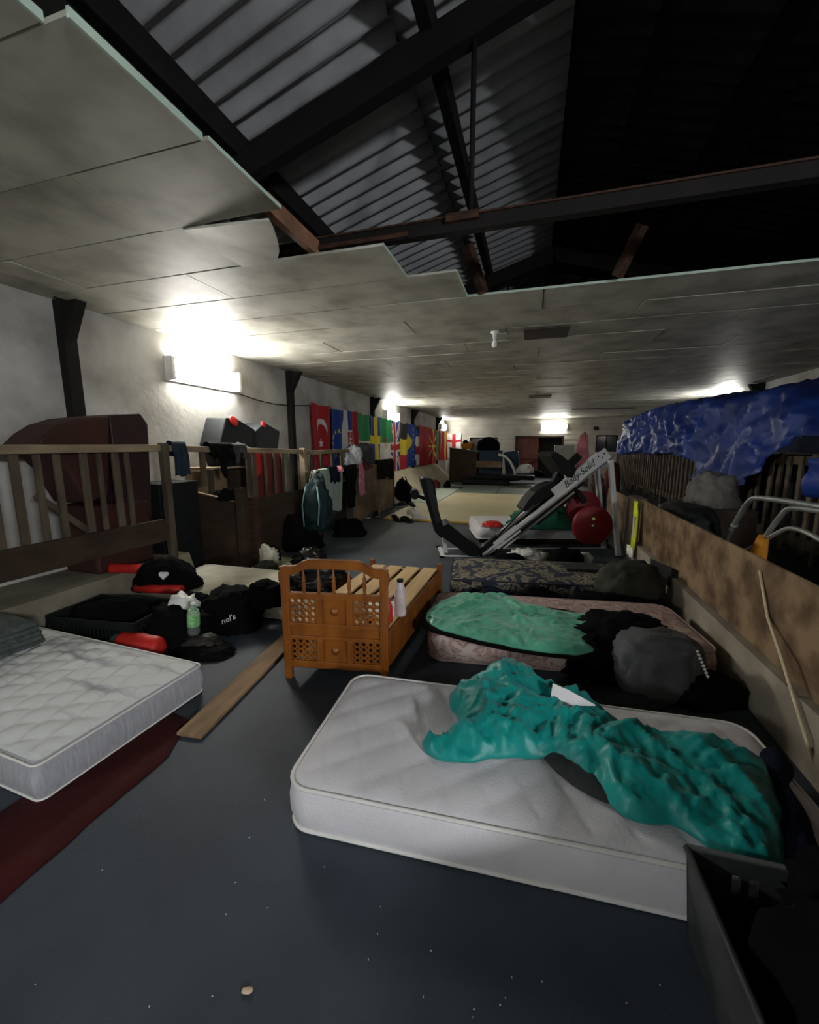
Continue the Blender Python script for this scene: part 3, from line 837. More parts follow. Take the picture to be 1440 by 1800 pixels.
# ================================================================== LEFT MATTRESS
tL = mattress('mattress', 'stained grey white quilted mattress on the floor at the left edge', (-2.965, 1.575), 1.86, .92, .195, math.radians(-3), M_white2,
         mside=mat('greyish_mattress_side', (.36, .36, .38), .85, var=.12, stretch=(14, 14, 1)), quilt=diamonds(.026, .17, .22, .4, .32), step=.0145, rad=.035, pm=M_piping, pipe=.006)
for k in range(5):
    b = MB(Matrix.Translation(Vector((-3.45, 1.70, .226 + .033 * k))) @ Matrix.Rotation(-.1, 4, 'Z'))
    P = rrect(-.08, 0, .52 - .012 * k, .40 - .012 * k, .05)
    heap(b, P, 0, .022, .02, .008, 12, 20 + k, step=.03, rounds=0, edge=.012)
    if k == 0: tb = thing('folded_blanket', 'grey folded blanket on the left mattress at the picture edge', 'blanket', (-3.45, 1.70, .226), -.1)
    b.build('fold', mat('grey_green_blanket', (.085, .10, .095), .95, var=.25, scale=30, bump=.8, bscale=110), tb)

# ================================================================== WOODEN BED
bl, br = Vector((-1.585, 2.285, 0)), Vector((-.862, 2.41, 0))
ang = math.atan2(br.y - bl.y, br.x - bl.x); BWd = (br - bl).length
t = thing('bed_frame', 'orange varnished wooden bed frame with arched headboard and bare slats', 'bed', bl, 0)
HM = Matrix.Translation(bl) @ Matrix.Rotation(ang, 4, 'Z')
for x in (.0275, BWd - .0275):
    b = MB(HM); b.box((x, 0, .405), (.055, .042, .81), bev=.008); b.box((x, -.022, .42), (.02, .006, .66), bev=.002); b.build('post', M_bedwood, t)
b = MB(HM)                                       # arched crest rail
n = 36; V = []
def crest(u):
    e = abs(u - .5) * 2
    return .80 + .062 * smooth01((1 - e) / .62) - .012 * math.exp(-((e - .70) / .1) ** 2) + .010 * math.exp(-((e - .92) / .08) ** 2) - .03 * smooth01((e - .94) / .06)
lo = lambda u: crest(u) - .058 - .012 * smooth01((abs(u - .5) * 2 - .75) / .2)
for i in range(n + 1):
    u = i / n; x = -.006 + u * (BWd + .012)
    for yv, zz in ((-.026, lo(u)), (-.026, crest(u) - .008), (-.018, crest(u)), (.018, crest(u)), (.026, crest(u) - .008), (.026, lo(u))): V.append((x, yv, zz))
b.add(V, [(i * 6 + k, i * 6 + (k + 1) % 6, (i + 1) * 6 + (k + 1) % 6, (i + 1) * 6 + k) for i in range(n) for k in range(6)] + [list(range(6))[::-1], list(range(n * 6, n * 6 + 6))])
b.build('crest_rail', M_bedwood, t)
def spindle(x):
    b = MB(HM); z0 = .628; z1 = lo(x / BWd) + .01; L = z1 - z0
    b.lathe([(.010, 0), (.013, .01), (.008, .02), (.012, .035), (.015, .055), (.011, .075), (.016, .085), (.010, .095), (.012, .11), (.007, .13), (.006, L)], (x, 0, z0), 10)
    b.build('spindle', M_bedwood, t)
for i in range(1, 6): spindle(.055 + (BWd - .11) * i / 6)
for z, h in ((.61, .04), (.40, .03), (.31, .026), (.115, .05)):
    b = MB(HM); b.box((BWd / 2, 0, z), (BWd - .10, .034, h), bev=.004); b.build('cross_rail', M_bedwood, t)
def lattice(x0, x1, z0, z1, nx, nz):
    b = MB(HM); th_ = .007
    cw, ch = (x1 - x0) / nx, (z1 - z0) / nz; m_ = 12
    for i in range(nx):
        for j in range(nz):
            cx, cz = x0 + cw * (i + .5), z0 + ch * (j + .5)
            ro = min(cw, ch) * .34
            inner = [(cx + ro * math.cos(2 * math.pi * k / m_), cz + ro * math.sin(2 * math.pi * k / m_)) for k in range(m_)]
            outer = []
            for k in range(m_):
                a = 2 * math.pi * k / m_; c_, s_ = math.cos(a), math.sin(a); q = max(abs(c_), abs(s_))
                outer.append((cx + cw / 2 * c_ / q, cz + ch / 2 * s_ / q))
            Vv = [(x, yv, z) for yv in (-th_, th_) for x, z in outer + inner]
            Fc = []
            for k in range(m_):
                k2 = (k + 1) % m_
                Fc += [(k, k2, m_ + k2, m_ + k), (2 * m_ + k, 3 * m_ + k, 3 * m_ + k2, 2 * m_ + k2), (m_ + k, m_ + k2, 3 * m_ + k2, 3 * m_ + k)]
            b.add(Vv, Fc)
    b.build('lattice_panel', M_bedwood, t)
q1, q2 = .055 + .185, BWd - .055 - .185
for z0, z1 in ((.415, .592), (.142, .298)):
    lattice(.05, q1, z0, z1, 4, 4); lattice(q2, BWd - .05, z0, z1, 4, 4)
    b = MB(HM)
    b.box(((q1 + q2) / 2, .002, (z0 + z1) / 2), (q2 - q1, .014, z1 - z0 + .01))
    for x in (q1 + .022, q2 - .022): b.box((x, -.008, (z0 + z1) / 2), (.044, .02, z1 - z0 + .01), bev=.004)
    b.build('centre_panel', M_bedwood, t)
    b = MB(HM); b.lathe([(.03, 0), (.03, .004), (.012, .008), (.006, .014), (.001, .015)], ((q1 + q2) / 2, -.004, (z0 + z1) / 2), 14, R=Matrix.Rotation(math.pi / 2, 3, 'X')); b.build('rosette', M_bedwood, t)
b = MB(HM); b.box((BWd / 2, .002, .356), (BWd - .1, .012, .07)); b.build('plain_panel', M_bedwood, t)
BE = 3.86                                        # the far end of the bed
eL, eR = Vector((-1.545, BE - .03, 0)), Vector((-.835, BE, 0))
for p0, p1 in ((bl + Vector((.03, .02, 0)), eL), (br + Vector((-.012, .02, 0)), eR)):
    b = MB(); b.bar(p0 + Vector((0, 0, .245)), p1 + Vector((0, 0, .245)), .026, .25, bev=.004)
    u = (p1 - p0).normalized()
    b.build('side_rail', M_bedwood, t)
    sgn = 1 if p0.x > -1.2 else -1
    for k in range(3):
        b = MB()
        c = p0 + u * (.28 + .42 * k) + Vector((.016 * sgn, 0, .235))
        b.box(c, (.010, .26, .15), Matrix.Rotation(math.atan2(u.y, u.x) - math.pi / 2, 3, 'Z'), bev=.004)
        b.build('carved_moulding', M_bedwood, t)
b = MB(); b.bar(eL + Vector((0, 0, .2)), eR + Vector((0, 0, .2)), .026, .33, bev=.004); b.build('foot_board', M_bedwood, t)
for p in (eL, eR):
    b = MB(); b.box(p + Vector((0, .01, .22)), (.05, .045, .44), bev=.006); b.build('post', M_bedwood, t)
for k in range(4):
    f0 = (k + .5) / 4
    a = bl.lerp(br, f0) + Vector((.01, .05, .385)); c = eL.lerp(eR, f0) + Vector((0, -.01, .385))
    b = MB(); b.bar(a, c, .135, .018, bev=.003); b.build('slat', M_pine, t)
for k in range(2):
    f0 = .35 + .4 * k
    b = MB(); b.bar(bl.lerp(eL, f0) + Vector((.03, 0, .355)), br.lerp(eR, f0) + Vector((-.02, 0, .355)), .06, .035); b.build('cross_slat', M_pine, t)

# things standing on the bed
def bottle(name, label, p, h, r, m, capm, cone=True):
    t = thing(name, label, 'bottle', p); M = Matrix.Translation(p)
    b = MB(M)
    b.lathe([(r * .92, 0), (r, .01), (r, h * .55), (r * .92, h * .68), (r * .62, h * .85), (r * .5, h * .92), (r * .48, h * .93)] if cone else
            [(r * .9, 0), (r, .01), (r, h * .15), (r * .94, h * .2), (r, h * .3), (r, h * .68), (r * .85, h * .78), (r * .4, h * .9), (r * .36, h * .95)], n=20); b.build('body', m, t)
    b = MB(M); b.lathe([(r * .52, h * .925), (r * .54, h * .93), (r * .52, h), (r * .3, h * 1.005)] if cone else [(r * .42, h * .945), (r * .42, h), (r * .1, h * 1.002)], n=16); b.build('cap', capm, t)
    return t
bottle('drink_bottle', 'pale pink bottle with dark cap standing on the bed behind the headboard post', Vector((-.86, 2.66, .395)), .27, .044, M_bottle, M_void)
bottle('drink_bottle', 'red bottle standing on the bed behind the right headboard post', Vector((-.905, 2.53, .395)), .17, .030, M_red, M_red)
b = MB(); blob(b, Vector((-1.18, 2.62, .395)), .10, .10, .10, seed=3, amp=.1, sub=3); one('paper_cup', 'crumpled white wrapper on the bed slats', 'wrapper', b, M_bag_white)
b = MB(); blob(b, Vector((-1.24, 2.78, .395)), .12, .06, .04, seed=5, amp=.2, sub=3); one('pouch', 'small brown pouch lying on the bed slats', 'pouch', b, M_plywood2)
b = MB(); b.box(Vector((-1.03, 2.72, .397)), (.20, .28, .006), Euler((0, 0, .3)).to_matrix()); one('paper_sheet', 'white paper sheet flat on the bed slats', 'paper', b, M_paper)

# ================================================================== PINK FLORAL MATTRESS
mattress('mattress', 'pink floral mattress on the floor behind the foreground one, under light green sheet', (.25, 3.335), 1.98, .86, .235, math.radians(7), M_floral_pink,
         quilt=diamonds(.004, .16, .16, .3), step=.035, rad=.12, pm=mat('pink_piping', (.36, .27, .25), .8), bulge=.018)
poly = [F(x, y, .27) for x, y in [(735, 1085), (790, 1048), (1070, 1078), (1070, 1130), (1040, 1158), (960, 1150), (880, 1138), (800, 1118), (748, 1104)]]
b = MB(); heap(b, [(p.x, p.y) for p in poly], .25, .004, .02, 0, 5, 2, rounds=1, edge=.014, wob=0, step=.05)
one('sleeping_pad', 'thin black sleeping pad under the light green sheet', 'sleeping pad', b, M_black)
ME = [(744, 1074), (790, 1042), (850, 1040), (880, 1038), (920, 1055), (985, 1070), (1062, 1075), (1068, 1108), (1042, 1146), (960, 1140), (880, 1126), (800, 1108), (756, 1094)]
poly = [F(x, y, .30) for x, y in ME]
b = MB(); heap(b, [(p.x, p.y) for p in poly], .266, .028, .05, .012, 6, 9, step=.0125, wob=.01, lump=.6, fine=.024)
one('sheet', 'light green crinkled sheet on the pink floral mattress', 'bed sheet', b, M_mint)
pile('jacket', 'black jacket spread on the right end of the pink floral mattress', 'jacket', (1040, 1045, 1195, 1140), M_black, .25, .9, seed=21, hk=.42, amp=.25, ex=1)
pile('clothes_heap', 'black clothes heap between the green sheet and the grey bag', 'clothes', (1010, 1105, 1110, 1200), M_black, .05, .7, seed=22, hk=.75, amp=.28, crease=.25)
# grey bag
p, w, h = stand(1085, 1112, 1242, 1242, 0)
t = thing('holdall', 'large grey fabric bag standing against the pink mattress near the plywood barrier', 'bag', p)
b = MB(); blob(b, p + BACK * .14 + RIGHT * .03, w * .95, .30, h * .90, seed=31, amp=.09, ex=.6, crease=.17, sc=1.1, sag=.04, flat=.8); b.build('body', M_grey, t)
b = MB(); q = p + BACK * .04 + RIGHT * (w * .36)
for k in range(9):
    a = q + RIGHT * (.012 * k) + Vector((0, -.02, h * .78 - k * .024)); b.box(a, (.012, .012, .016), Euler((0, .7, 0)).to_matrix())
b.build('reflective_trim', M_reflect, t)
b = MB(); q = p + BACK * .1 + Vector((0, 0, h * .80))
b.tube([q + RIGHT * -.02, q + RIGHT * .02 + Vector((0, 0, .04)), q + RIGHT * .07 + Vector((0, 0, .045)), q + RIGHT * .12 + Vector((0, 0, .01))], .014, 8); b.build('handle', M_char, t)
pile('shoulder_bag', 'black bag with shiny beads squeezed between the grey bag and the barrier', 'bag', (1190, 1170, 1320, 1248), M_black, 0, .5, seed=33, hk=.7, amp=.2)
pile('clothes_heap', 'flat black cloth on the floor in front of the grey bag', 'clothes', (1040, 1200, 1180, 1248), M_char, 0, .4, seed=34, hk=.5, amp=.2)

# ================================================================== NAVY FLORAL MATTRESS AND THINGS AROUND IT
mattress('mattress', 'navy and cream floral mattress in front of the leg press machine', (.17, 4.72), 2.03, .86, .20, math.radians(8), M_floral_navy,
         quilt=diamonds(.006, .2, .2, .2), step=.04, rad=.06, pm=mat('navy_piping', (.03, .03, .05), .8))
pile('rucksack', 'dark olive bag on the right end of the navy floral mattress', 'rucksack', (1060, 968, 1168, 1046), M_olive, .2, .7, seed=41, hk=.72, amp=.12, ex=.75, push=.2)
pile('clothes_heap', 'navy blue garment on the floor in front of the navy floral mattress', 'clothes', (838, 1030, 905, 1064), M_navy, 0, .5, seed=42, hk=.9, push=.05)
pile('clothes_heap', 'black garment in front of the navy floral mattress, middle of the row', 'clothes', (900, 1028, 985, 1070), M_black, 0, .5, seed=43, hk=.9, push=.05)
pile('coat', 'long black padded coat in front of the olive bag', 'coat', (985, 1032, 1170, 1090), M_black, 0, .34, seed=44, hk=.85, push=.1)
b = MB(); p = F(1172, 1080, 0.0); b.prism([(0, 0), (.34, 0), (.34, .04), (0, .19)], 1, -.17, .17); b.M = Matrix(); 
for i, v in enumerate(b.v): b.v[i] = Matrix.Translation(p + Vector((-.02, .25, .25))) @ Matrix.Rotation(.3, 4, 'Z') @ v
one('foam_wedge', 'dark grey foam wedge beside the barrier behind the pink mattress', 'wedge', b, M_greypad)
pile('rag', 'crumpled white cloth on the floor in front of the white mattress', 'cloth', (896, 960, 962, 990), M_bag_white, 0, .6, seed=45, hk=.75, amp=.35, crease=.4)
pile('clothes_heap', 'black clothes on the floor below the red weight plates', 'clothes', (968, 962, 1030, 995), M_black, 0, .5, seed=46, hk=.9)
pile('clothes_heap', 'black cloth under the lower end of the leg press', 'clothes', (868, 972, 925, 996), M_black, 0, .5, seed=47, hk=.9)
pile('carrier_bag', 'small white carrier bag beside the leg press rear upright', 'bag', (1014, 968, 1044, 990), M_ltgrey, 0, .6, seed=48, hk=.8, amp=.3)
b = MB(); q = Vector((.62, 4.9, .222)); b.box(q + Vector((0, 0, .012)), (.42, .26, .025), Euler((0, 0, .2)).to_matrix(), bev=.005); one('laptop_sleeve', 'flat dark grey sleeve lying on the navy floral mattress', 'sleeve', b, M_char)

# ================================================================== LEFT PEN: RAILS, GATE, CLOTHES
def post(label, x, y, z0, z1, w=.10, d=.10, m=None, lean=0.0, grp='pen posts'):
    b = MB(); b.bar((x, y, z0), (x + lean, y, z1), w, d, up=(0, 1, 0), bev=.008)
    return one('fence_post', label, 'post', b, m or M_oldwood, grp)
FX = -3.9
t = thing('slatted_fence', 'slatted wooden pen fence at the far left with a dark board along its foot', 'fence', (FX, 1.4, .36))
b = MB(); b.bar((FX, -1.2, 1.565), (FX, 3.56, 1.585), .09, .075, bev=.008); b.build('top_rail', M_palewood, t)
b = MB(); b.bar((FX, -1.2, .68), (FX, 3.5, .68), .045, .25, bev=.006); b.build('foot_board', M_darkwood, t)
for pxx, w in ((-60, .06), (-18, .06), (27, .062), (68, .05), (103, .055), (150, .065), (177, .045), (206, .07), (226, .05)):
    yv = X(pxx, 800, FX).y
    b = MB(); b.bar((FX - .035, yv + .06 * noise.noise(Vector((pxx, 1, 1))), .70), (FX - .035, yv, 1.57), w, .03, up=(1, 0, 0), bev=.006); b.build('slat', M_oldwood, t)
b = MB(); b.bar((FX - .06, 2.75, .80), (FX - .06, 2.35, 1.20), .05, .025, up=(1, 0, 0)); b.build('brace', M_oldwood, t)
post('leaning post at the corner between slatted fence and the clothes rail', FX + .04, X(283, 800, FX).y, .30, 1.64, .075, .075, M_oldwood)
# rail with clothes
R0, R1 = Vector((FX + .04, 3.62, 1.58)), X(533, 794, -3.62)
t = thing('clothes_rail', 'wooden top rail of the pen with clothes hung over it', 'rail', (-3.75, 4.7, .36))
b = MB(); b.bar(R0, R1, .06, .07, bev=.008); b.build('rail', M_palewood, t)
def on_rail(px_):
    # point of the rail under picture column px_
    best = min((abs(px_ - pxof(R0.lerp(R1, i / 200))), i) for i in range(201))
    return R0.lerp(R1, best[1] / 200)
def pxof(P):
    q = P - Vector((0, 0, CAM_H)); r = q.x * math.cos(YAW) + q.y * math.sin(YAW)
    return 720 + FPX * r / depth(P)
for px_, zb_ in ((357, 1.12), (437, .9), (447, .9)):
    p = on_rail(px_); b = MB(); b.bar((p.x - .02, p.y, zb_), (p.x - .02, p.y, p.z), .075, .035, up=(1, 0, 0), bev=.005); b.build('upright', M_oldwood, t)
post('pale topped post where the clothes rail meets the further pen rail', R1.x, R1.y, .0, R1.z + .06, .10, .09, M_palewood)
for px_, lab in ((470, 'left'), (487, 'middle'), (501, 'right'), (514, 'end')):
    p = on_rail(px_); b = MB(); b.bar((p.x - .05, p.y, .86), (p.x - .05, p.y, p.z), .055, .025, up=(1, 0, 0), bev=.004); b.build('slat', M_oldwood, t)
p, q = on_rail(449), on_rail(507)
b = MB(); drape(b, p + Vector((-.13, 0, 0)), q + Vector((-.13, 0, 0)), .80, .05, (1, 0, 0), seed=2, fold=.02, nf=4, r=.015, taper=0)
one('blanket', 'dark red blanket hanging behind the slats under the clothes rail', 'blanket', b, M_darkred, solid=.006)
p = on_rail(455); b = MB(); drape(b, p + Vector((-.09, -.05, -.02)), p + Vector((-.09, .12, -.02)), .34, .05, (1, 0, 0), seed=5, fold=.012, nf=1, r=.015, taper=0)
one('towel', 'bright red towel hanging in front of the dark red blanket', 'towel', b, M_red, solid=.006)
nrm = Vector((1, -.12, 0))
p, q = on_rail(289), on_rail(323)
b = MB(); drape(b, p + Vector((0, 0, .035)), q + Vector((0, 0, .035)), .34, .12, nrm, seed=1, fold=.03, nf=1.5, r=.05, taper=-.1)
one('shirt', 'dark blue shirt hung over the rail near the corner post', 'shirt', b, mat('dark_blue_cloth', (.012, .022, .038), .85, var=.3), solid=.006)
p, q = on_rail(363), on_rail(405)
b = MB(); drape(b, p + Vector((0, 0, .035)), q + Vector((0, 0, .035)), .24, .10, nrm, seed=4, fold=.045, nf=2, r=.055, taper=.12, hem=.25)
one('trousers', 'crumpled black trousers hung over the middle of the clothes rail', 'trousers', b, M_black, solid=.006)
p, q = on_rail(404), on_rail(429)
b = MB(); drape(b, p + Vector((0, 0, .035)), q + Vector((0, 0, .035)), .15, .08, nrm, seed=7, fold=.04, nf=2, r=.05, taper=.1, hem=.15)
one('top', 'dark grey garment hung on the rail next to the black trousers', 'garment', b, M_char, solid=.006)
# dark gate board across the pen with its two posts
t = thing('gate', 'dark brown boarded gate panel with sloping top edge', 'gate', (-4.0, 4.27, 0))
b = MB(); b.prism([(-4.46, .05), (-3.52, .05), (-3.52, .91), (-4.46, 1.06)], 1, 4.255, 4.285); b.build('board', M_darkwood, t)
b = MB(); b.bar((-4.46, 4.25, 1.065), (-3.52, 4.25, .915), .05, .014); b.build('top_edge', M_palewood, t)
b = MB(); b.bar((-4.4, 4.245, .25), (-3.52, 4.245, .25), .012, .10); b.build('batten', M_darkwood, t)
post('square gate post with a pale cut top, standing on the floor', -3.46, 4.25, 0, 1.09, .11, .11, M_darkwood)
post('second darker post right behind the square gate post', -3.48, 4.50, 0, .95, .10, .10, M_rust)
b = MB(); blob(b, Vector((-3.66, 4.24, .935)), .22, .16, .14, seed=8, amp=.2, crease=.2); one('cap', 'black garment balled up on top of the dark gate', 'garment', b, M_black)
b = MB(); b.bar((-3.60, 4.6, .46), (R1.x, R1.y - .05, .46), .03, .88); one('pen_board', 'dark boarding under the further half of the clothes rail', 'board', b, M_darkwood)
# things inside the pen
t = thing('upholstered_seat', 'maroon bulky seat with a rounded back standing inside the pen', 'seat', (-4.2, 2.6, .36))
prof = [X(px_, py_, -4.0) for px_, py_ in [(60, 782), (80, 762), (105, 746), (140, 735), (190, 730), (248, 727), (260, 745), (260, 840)]]
ymin, ymax = prof[0].y, prof[-1].y
poly = [(p.y, p.z) for p in prof[:5]] + [(q.y, q.z) for q in [X(a_, b_, -4.0) for a_, b_ in [(190, 870), (150, 885), (112, 822), (86, 797)]]]
b = MB(); b.prism(poly, 0, -4.42, -3.98); b.build('back', M_maroon, t, bevel=.02)
poly = [(prof[4].y + .004, .80), (prof[4].y + .004, prof[4].z)] + [(p.y, p.z) for p in prof[5:7]] + [(prof[7].y, .80)]
b = MB(); b.prism(poly, 0, -4.44, -3.99); b.build('side', mat('dark_maroon_vinyl', (.030, .012, .014), .55, var=.2), t, bevel=.02)
b = MB(); b.box((-4.2, ymax - .34, .70), (.44, .62, .68), bev=.03); b.build('base', M_maroon, t)
b = MB(); b.box((-4.22, 3.86, .62), (.42, .56, 1.12), bev=.01); one('chest', 'black chest standing in the pen between the maroon seat and the gate', 'chest', b, mat('black_chest', (.009, .011, .011), .7, var=.2, spec=.15))
A, B_ = X(345, 822, -4.25), X(432, 820, -4.25)
t = thing('bench', 'pale topped wooden bench against the left wall behind the clothes rail', 'bench', (-4.25, (A.y + B_.y) / 2, 0))
b = MB(); b.box((-4.25, (A.y + B_.y) / 2, A.z - .015), (.44, B_.y - A.y, .03), bev=.004); b.build('top', M_palewood, t)
for yv in (A.y + .05, B_.y - .05):
    for x in (-4.42, -4.08):
        b = MB(); b.box((x, yv, (A.z - .03) / 2), (.06, .06, A.z - .03)); b.build('leg', M_oldwood, t)
p = X(370, 850, -4.2); b = MB(); b.box((-4.25, p.y, A.z - .19), (.30, .42, .30), bev=.004); b.build('drawer_box', M_box, t)
p = X(405, 850, -4.2); b = MB(); b.box((-4.25, p.y + .1, A.z - .23), (.30, .44, .36), bev=.004); b.build('dark_drawer', M_darkwood, t)
# big dark kit bag with red emblems on the wall side
a0, a1 = X(378, 783, -4.15), X(480, 783, -4.15)
t = thing('kit_bag', 'big dark grey holdall with red round emblems on top of the bench', 'bag', (-4.2, (a0.y + a1.y) / 2, A.z))
ym = a0.y + .55 * (a1.y - a0.y)
def hull(b, pts):
    bm = bmesh.new(); [bm.verts.new(p) for p in pts]; bmesh.ops.convex_hull(bm, input=bm.verts[:])
    bm.verts.index_update(); b.add([v.co.copy() for v in bm.verts], [[v.index for v in f.verts] for f in bm.faces]); bm.free()
zt = X(400, 735, -4.15).z; zt2 = X(478, 758, -4.15).z
b = MB(); hull(b, [(x, y_, z_) for x in (-4.40, -4.05) for y_, z_ in ((a0.y + .10, A.z), (a0.y - .02, A.z + .30), (a0.y + .14, zt), (a0.y + .30, zt + .01), (ym + .02, zt - .15), (ym - .02, A.z))]); b.build('body', mat('bag_dark_grey', (.010, .013, .015), .6, var=.2, bump=.2), t, bevel=.02)
b = MB(); hull(b, [(x, y_, z_) for x in (-4.40, -4.03) for y_, z_ in ((ym, A.z), (ym, zt - .16), (ym + .25, zt2 + .12), (a1.y + .05, zt2), (a1.y - .10, A.z))]); b.build('end_pocket', mat('bag_blue_grey', (.008, .012, .016), .5, var=.2), t, bevel=.02)
for (yv, zz, r_) in ((a0.y + .27, zt - .045, .075), (ym + .22, zt2 + .085, .05)):
    b = MB(); b.lathe([(r_, 0), (r_, .02), (r_ * .9, .028), (.001, .03)], (-4.055, yv, zz), 18, R=Euler((0, math.radians(70), 0)).to_matrix()); b.build('emblem', M_red, t)
b = MB(); b.tube([(-4.03, a0.y + .12, A.z + .25), (-4.02, a0.y + .3, A.z + .33), (-4.02, ym, A.z + .2)], .014, 6); b.build('strap', M_bag_white, t)

# further pen rail with the drying clothes
t = thing('pen_rail', 'further wooden pen rail with short slats beyond the pale topped post', 'rail', (-3.6, 7, 0))
S0, S1 = R1 + Vector((0, .06, -.02)), X(640, 791, -3.62)
b = MB(); b.bar(S0, S1, .06, .07, bev=.006); b.build('rail', M_palewood, t)
for i in range(5):
    p = S0.lerp(S1, .08 + .16 * i); b = MB(); b.bar((p.x - .03, p.y, 1.0), (p.x - .03, p.y, p.z), .07, .03, up=(1, 0, 0)); b.build('slat', M_oldwood, t)
b = MB(); b.bar((S0.x - .03, S0.y, 1.0), (S1.x - .03, S1.y, 1.0), .03, .16); b.build('lower_rail', M_oldwood, t)
b = MB(); b.bar((S0.x - .05, S0.y + .1, .46), (S0.x - .05, 7.7, .46), .03, .88); one('pen_board', 'dark boarding below the further pen rail behind the hanging clothes', 'board', b, M_darkwood)
pA, pB = X(597, 840, -3.45), X(690, 818, -3.45)
b = MB(); b.prism([(7.72, .02), (10.2, .02), (10.2, 1.18), (7.72, 1.22)], 0, -3.52, -3.48); one('plywood_sheet', 'tall brown plywood panel at the end of the left pens', 'panel', b, M_plywood2)
b = MB(); b.box((-3.5, 10.24, .6), (.07, .06, 1.2)); one('fence_post', 'narrow edge post at the far end of the brown plywood panel', 'post', b, M_oldwood, 'pen posts')
post('thin dark post on the floor under the hanging green bag', -3.16, 5.59, 0, 1.22, .07, .07, M_darkwood)
t = thing('drying_rail', 'low rail with drying clothes running out to the plywood panel', 'rail', (-3.2, 6.5, 0))
D0, D1 = Vector((-3.16, 5.5, 1.19)), Vector((-3.40, 7.9, 1.20))
b = MB(); b.bar(D0, D1, .05, .05, bev=.006); b.build('rail', M_palewood, t)
def dr(px_): return min((D0.lerp(D1, i / 200) for i in range(201)), key=lambda P: abs(px_ - pxof(P)))
nr = Vector((1, .1, 0))
def hang(name, label, cat, px0, px1, front, m, seed, back=.15, fold=.03, taper=.1, nf=1.6, r=.035, lift=.025, hem=.1, off=0.0):
    b = MB(); o_ = Vector((off, 0, lift)); drape(b, dr(px0) + o_, dr(px1) + o_, front, back, nr, seed=seed, fold=fold, taper=taper, nf=nf, r=r, hem=hem)
    return one(name, label, cat, b, m, solid=.006)
hang('towel', 'pale mint towel hanging long from the drying rail', 'towel', 560, 598, .72, M_towel, 3, taper=.25, fold=.02, off=.0)
hang('top', 'dark blue top with pink trim over the corner of the mint towel', 'garment', 574, 592, .22, M_navy, 6, back=.1, r=.055, lift=.03)
p = dr(590); b = MB(); blob(b, p + Vector((.07, 0, -.02)), .16, .10, .10, seed=2, amp=.3); one('scarf', 'small crumpled pink cloth lying on the dark blue top', 'cloth', b, M_pink)
hang('coat', 'black furry garment hanging on the drying rail right of the towel', 'coat', 600, 624, .78, M_black, 8, taper=.5, fold=.04)
hang('scarf', 'pink striped scarf hanging from the drying rail', 'scarf', 628, 637, .62, M_pink, 9, taper=-.5, fold=.03)
hang('jacket', 'dark jacket with white lining hanging at the near end of the drying rail', 'jacket', 541, 556, .30, M_ltgrey, 10, taper=.0, fold=.03, back=.3, r=.03)
t = thing('bag', 'dark teal drawstring bag hanging below the drying rail post', 'bag', (-3.08, 5.45, .3))
p = X(556, 950, -3.1)
b = MB(); blob(b, Vector((-3.06, 5.42, .34)), .40, .20, .84, seed=12, amp=.2, sc=1.6, ex=.85, crease=.25, sag=.22, flat=.9); b.build('body', M_teal_dark, t)
b = MB(); b.tube([(-2.98, 5.28, .45), (-2.95, 5.29, .75), (-2.99, 5.31, 1.02)], .012, 6); b.build('seam', mat('pale_teal_trim', (.16, .30, .30), .6), t)
b = MB(); b.tube([(-3.2, 5.26, .42), (-3.23, 5.28, .75), (-3.17, 5.30, 1.02)], .010, 6); b.build('seam', mat('pale_teal_trim', (.25, .42, .42), .6), t)
b = MB(); b.tube([(-3.06, 5.42, 1.14), (-3.1, 5.46, 1.24), (-3.14, 5.52, 1.22)], .016, 6); b.build('drawstring', M_towel, t)
# clothes on the plywood panel
def hang2(name, label, cat, y0, y1, front, m, seed, z=1.24, back=.25, **k):
    b = MB(); drape(b, Vector((-3.5, y0, z)), Vector((-3.5, y1, z)), front, back, (1, 0, 0), r=.05, seed=seed, **k); return one(name, label, cat, b, m, solid=.006)
hang2('shirt', 'black shirt hung over the end of the brown plywood panel', 'shirt', X(664, 820, -3.45).y, X(692, 820, -3.45).y, .42, M_black, 3, fold=.03, taper=.05, hem=.2)
hang2('jersey', 'black and red jersey hung over the plywood panel', 'jersey', X(634, 820, -3.45).y, X(655, 820, -3.45).y, .14, M_darkred, 5, fold=.03)
b = MB(); blob(b, Vector((-3.55, X(626, 810, -3.5).y, 1.22)), .34, .3, .40, seed=6, amp=.22, crease=.25); one('jacket', 'light grey jacket piled where the pen rail meets the plywood panel', 'jacket', b, M_ltgrey)
b = MB(); blob(b, Vector((-3.56, X(644, 810, -3.5).y, 1.24)), .42, .3, .44, seed=7, amp=.12, ex=.6, crease=.1); one('backpack', 'dark grey backpack on top of the brown plywood panel', 'backpack', b, M_char)
pile('clothes_heap', 'black sacks heaped on the floor against the pen boarding', 'bags', (480, 900, 560, 970), M_black, .012, .6, seed=51, hk=.9, push=.5)
pile('clothes_heap', 'black shoes and bags in shadow under the drying clothes', 'clothes', (585, 905, 640, 945), M_black, 0, .6, seed=52, hk=.8, push=.5)

# ================================================================== LEFT FLOOR CLUTTER
mattress('mattress', 'dirty white mattress on the floor behind the bed under black bags', (-2.82, 3.53), 1.9, .86, .17, math.radians(1), mat('dirty_white_ticking', (.58, .55, .46), .9, var=.12), step=.05, rad=.06)
